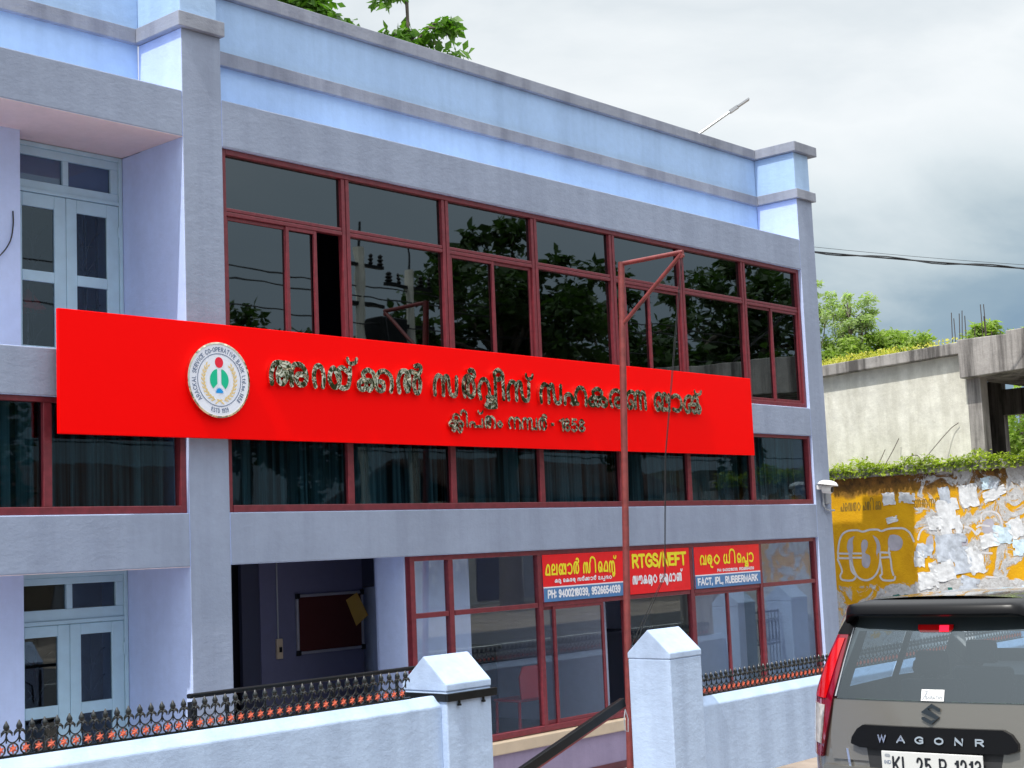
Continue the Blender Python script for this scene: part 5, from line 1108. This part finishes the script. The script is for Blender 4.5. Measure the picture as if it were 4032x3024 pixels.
for q in ([(16.6, .2, 3.6), (16.9, -.05, 4.0), (17.1, -.22, 4.25), (17.15, -.36, 4.35)], [(16.6, .95, 3.6), (16.9, .9, 3.9), (17.1, .85, 4.15)], [(16.6, .55, 3.6), (16.65, .45, 3.75), (16.7, .3, 3.78), (16.7, .22, 3.65)], [(16.6, 1.1, 3.6), (16.8, 1.08, 3.8), (16.9, 1.05, 3.95)]): mb.tube(smooth([Vector(v) for v in q], 4), .008, 5)
mb.build('stem', BARK, t)

# ------------------------------------------------------------------ street lamp and cables on the right
t = thing('street_lamp', (31.0, 16.2, 0), 'slim street lamp head on a slanting arm rising behind the parapet', 'street lamp')
mb = MB(); mb.tube([(31.0, 16.2, 0), (31.0, 16.2, 15.0)], .09, 10); mb.build('pole', GALV, t)
a, b = Vector((31.0, 16.2, 15.0)), Vector((32.62, 14.05, 16.72)); mb = MB(); mb.tube([a, b], .045, 8); mb.build('arm', GALV, t)
d = (b-a).normalized(); c = b; e = Vector((33.0, 13.56, 17.1)); s = d.cross(Vector((0, 0, 1))).normalized(); n_ = s.cross(d).normalized()
mb = MB()
for p, q, w_, h in ((c-d*.06, c+(e-c)*.38, .085, .055), (c+(e-c)*.36, e, .12, .028)):
    i = len(mb.v)
    for v in (p, q):
        for sx, sy in ((-1, -1), (1, -1), (1, 1), (-1, 1)): mb.v.append(tuple(v+s*w_*sx+n_*h*sy))
    for f in ((0, 1, 2, 3), (7, 6, 5, 4), (0, 4, 5, 1), (1, 5, 6, 2), (2, 6, 7, 3), (3, 7, 4, 0)): mb.f.append(tuple(i+k for k in f)); mb.m.append(0)
mb.build('lamp_head', GREYP, t)
def cable(name, a, b, s, r, label, twist=0):
    pts = sag(a, b, s, 40); mb = MB(); mb.tube(pts, r, 6)
    if twist: mb.tube([p+Vector((0, .03*math.cos(k*.9), .03*math.sin(k*.9))) for k, p in enumerate(pts)], r*.8, 6)
    tag(mb.build(name, WIREM), label, 'cable', 'overhead cables')
cable('overhead_cable', (12.95, 1.3, 7.48), (20.2, -6.4, 6.41), .10, .014, 'black twisted overhead cable leaving the bank corner to the right', 1)
cable('overhead_cable', (12.95, 1.3, 7.58), (20.2, -6.4, 6.52), .14, .004, 'thin single wire just above the twisted overhead cable')
mb = MB(); mb.tube(smooth([Vector(p) for p in ((-1.47, .82, 5.95), (-1.475, .81, 5.80), (-1.52, .80, 5.62), (-1.66, .78, 5.45), (-1.9, .74, 5.3))], 5), .007, 6); tag(mb.build('loose_wire', WIREM), 'loose black wire hanging beside the upper balcony door', 'wire')

# ------------------------------------------------------------------ across the street: what the windows mirror
G2 = 'street trees mirrored in the windows'
tree('street_tree', (29.0, -21.5, .3), 0, (29.0, -21.5, 9.6), (4.6, 4.0, 4.0), 95, 130, .75, LEAF_DARK, .34, 'great dark tree mirrored in the middle of the upper windows', group=G2, droop=.2, aspect=.5, r0=.45)
tree('street_tree', (36.8, -22, .3), 0, (36.8, -22, 9.0), (3.2, 3.0, 3.6), 60, 120, .75, LEAF_DARK, .34, 'dark tree mirrored behind the flagpole in the upper windows', group=G2, droop=.2, r0=.35)
tree('street_tree', (44.5, -22, .3), 0, (44.5, -22, 10.0), (4.0, 3.5, 4.6), 85, 120, .8, LEAF_DARK, .36, 'dark tree mirrored in the right end of the upper windows', group=G2, droop=.2, r0=.4)
tree('street_tree', (18.3, -22, .3), 0, (18.3, -22, 7.6), (2.1, 2.0, 2.0), 34, 120, .6, LEAF_DARK, .30, 'small round dark tree mirrored in the left upper window', group=G2, droop=.1, r0=.25)
tree('street_tree', (8.0, -23, .3), 0, (8.0, -23, 5.5), (3.2, 2.5, 2.6), 45, 110, .7, LEAF_DARK, .34, 'spreading dark tree mirrored low in the middle windows', group=G2, droop=.1, r0=.3)
tree('street_tree', (23.2, -26, .3), 0, (23.2, -26, 7.0), (3.4, 2.5, 2.8), 50, 110, .7, LEAF_DARK, .34, 'wide dark tree mirrored behind the electric poles', group=G2, droop=.1, r0=.3)
for x, h, lab in ((20.9, 12.4, 'concrete electric pole mirrored left in the second upper window'), (23.0, 11.9, 'concrete electric pole mirrored right in the second upper window')):
    t = thing('electric_pole', (x, -20, .3), lab, 'electric pole', 'electric poles mirrored in the windows')
    mb = MB(); mb.tube([(x, -20, .3), (x, -20, h-.8)], [.17, .12], 8); mb.build('pole', OLDW, t)
    for z in (h-1.4, h-2.6): mb = MB(); mb.box(x-1.0, x+1.0, -20.08, -19.94, z, z+.1); mb.build('crossarm', BLACK, t)
    for k in range(5): mb = MB(); mb.lathe([(.05, 0), (.10, .06), (.05, .12), (.10, .18), (.05, .24), (.08, .3), (.03, .36)], (x-.9+k*.45, -20, h-1.3), (0, 0, 1), 8); mb.build('insulator', BLACK, t)
    mb = MB(); mb.tube([(x, -20, h-.9), (x+.05, -20, h)], .03, 6); mb.build('top_pin', BLACK, t)
t = thing('transformer', (21.95, -20, 8.4), 'dark transformer on a rack between the two mirrored electric poles', 'transformer')
mb = MB(); mb.box(21.4, 22.5, -20.4, -19.6, 8.6, 9.5); mb.build('tank', BLACK, t, bevel=.05); mb = MB(); mb.box(20.8, 23.1, -20.5, -19.5, 8.45, 8.58); mb.build('rack', BLACK, t)
for k, (z, s) in enumerate(((11.0, .5), (10.7, .55), (9.85, .5), (7.2, .4), (6.9, .45), (6.0, .5))):
    cable('overhead_cable', (-30, -20.0+k*.1, z), (70, -20.0+k*.1, z-.2), s, .022, 'street wire mirrored in the windows, number %d from the top' % (k+1) if False else ['topmost street wire mirrored in the upper windows', 'second street wire mirrored in the upper windows', 'third street wire mirrored across the transformer', 'pale street wire mirrored under the red sign', 'lower pale street wire mirrored under the red sign', 'lowest street wire mirrored in the middle windows'][k])
def street_house(x0, x1, y0, y1, h, wall, label, roof=True):
    t = thing('street_house', ((x0+x1)/2, y1, .3), label, 'house', 'houses across the street mirrored in the windows')
    mb = MB(); mb.box(x0, x1, y0, y1, .3, h); mb.build('wall', wall, t)
    if roof:
        mb = MB(); mb.prism([(y1+.8, h-.1), (y1+.8, h+.02), ((y0+y1)/2, h+1.7), (y0-.8, h+.02), (y0-.8, h-.1), ((y0+y1)/2, h+1.55)], 'x', x0-.5, x1+.5); mb.build('roof', ROOFT, t)
    n = max(2, int((x1-x0)/2.6))
    for k in range(n):
        a = x0+(k+.18)*(x1-x0)/n; b = x0+(k+.82)*(x1-x0)/n
        mb = MB(); mb.box(a, b, y1, y1+.05, .45, 2.75); mb.build('shutter', GREYP if k % 2 else NAVY, t)
        mb = MB(); mb.box(a-.1, b+.1, y1, y1+.09, 2.95, 3.55); mb.build('shop_board', [STKBLUE, ROOFT, INKW, OLDD][k % 4], t)
street_house(12, 20, -32, -25.5, 3.9, SHOPW, 'ochre shop house with clay tile roof mirrored in the shop window')
street_house(30, 43, -31, -24.5, 4.2, OLDW, 'long grey shop house with clay tile roof mirrored under the red sign')
street_house(46, 58, -31, -25, 5.5, SHOPW, 'taller flat roofed shop house mirrored in the last windows', False)
street_house(-4, 6, -32, -25.5, 3.8, OLDW, 'low grey shop house mirrored in the balcony doors')

nb = thing('neighbour_house', (-13, 0, -.6), 'pale plastered neighbour house left of the bank mirrored in the car rear glass', 'house')
mb = MB(); mb.box(-20, -7.2, .8, 9, -.6, 4.2); mb.build('wall', PALE, nb)
mb = MB(); mb.box(-20.4, -6.9, .3, 9.4, 4.2, 4.45); mb.build('roof', GREYB, nb)
for k in range(4): mb = MB(); mb.box(-19+k*3.1, -17.6+k*3.1, .76, .80, .9, 2.4); mb.build('window', NAVY, nb)
gate_pillar(-7.4, 'gabled pillar in the wall mirrored left in the car rear glass', 'pillars mirrored in the car rear glass')
gate_pillar(-10.2, 'gabled pillar in the wall mirrored right in the car rear glass', 'pillars mirrored in the car rear glass')
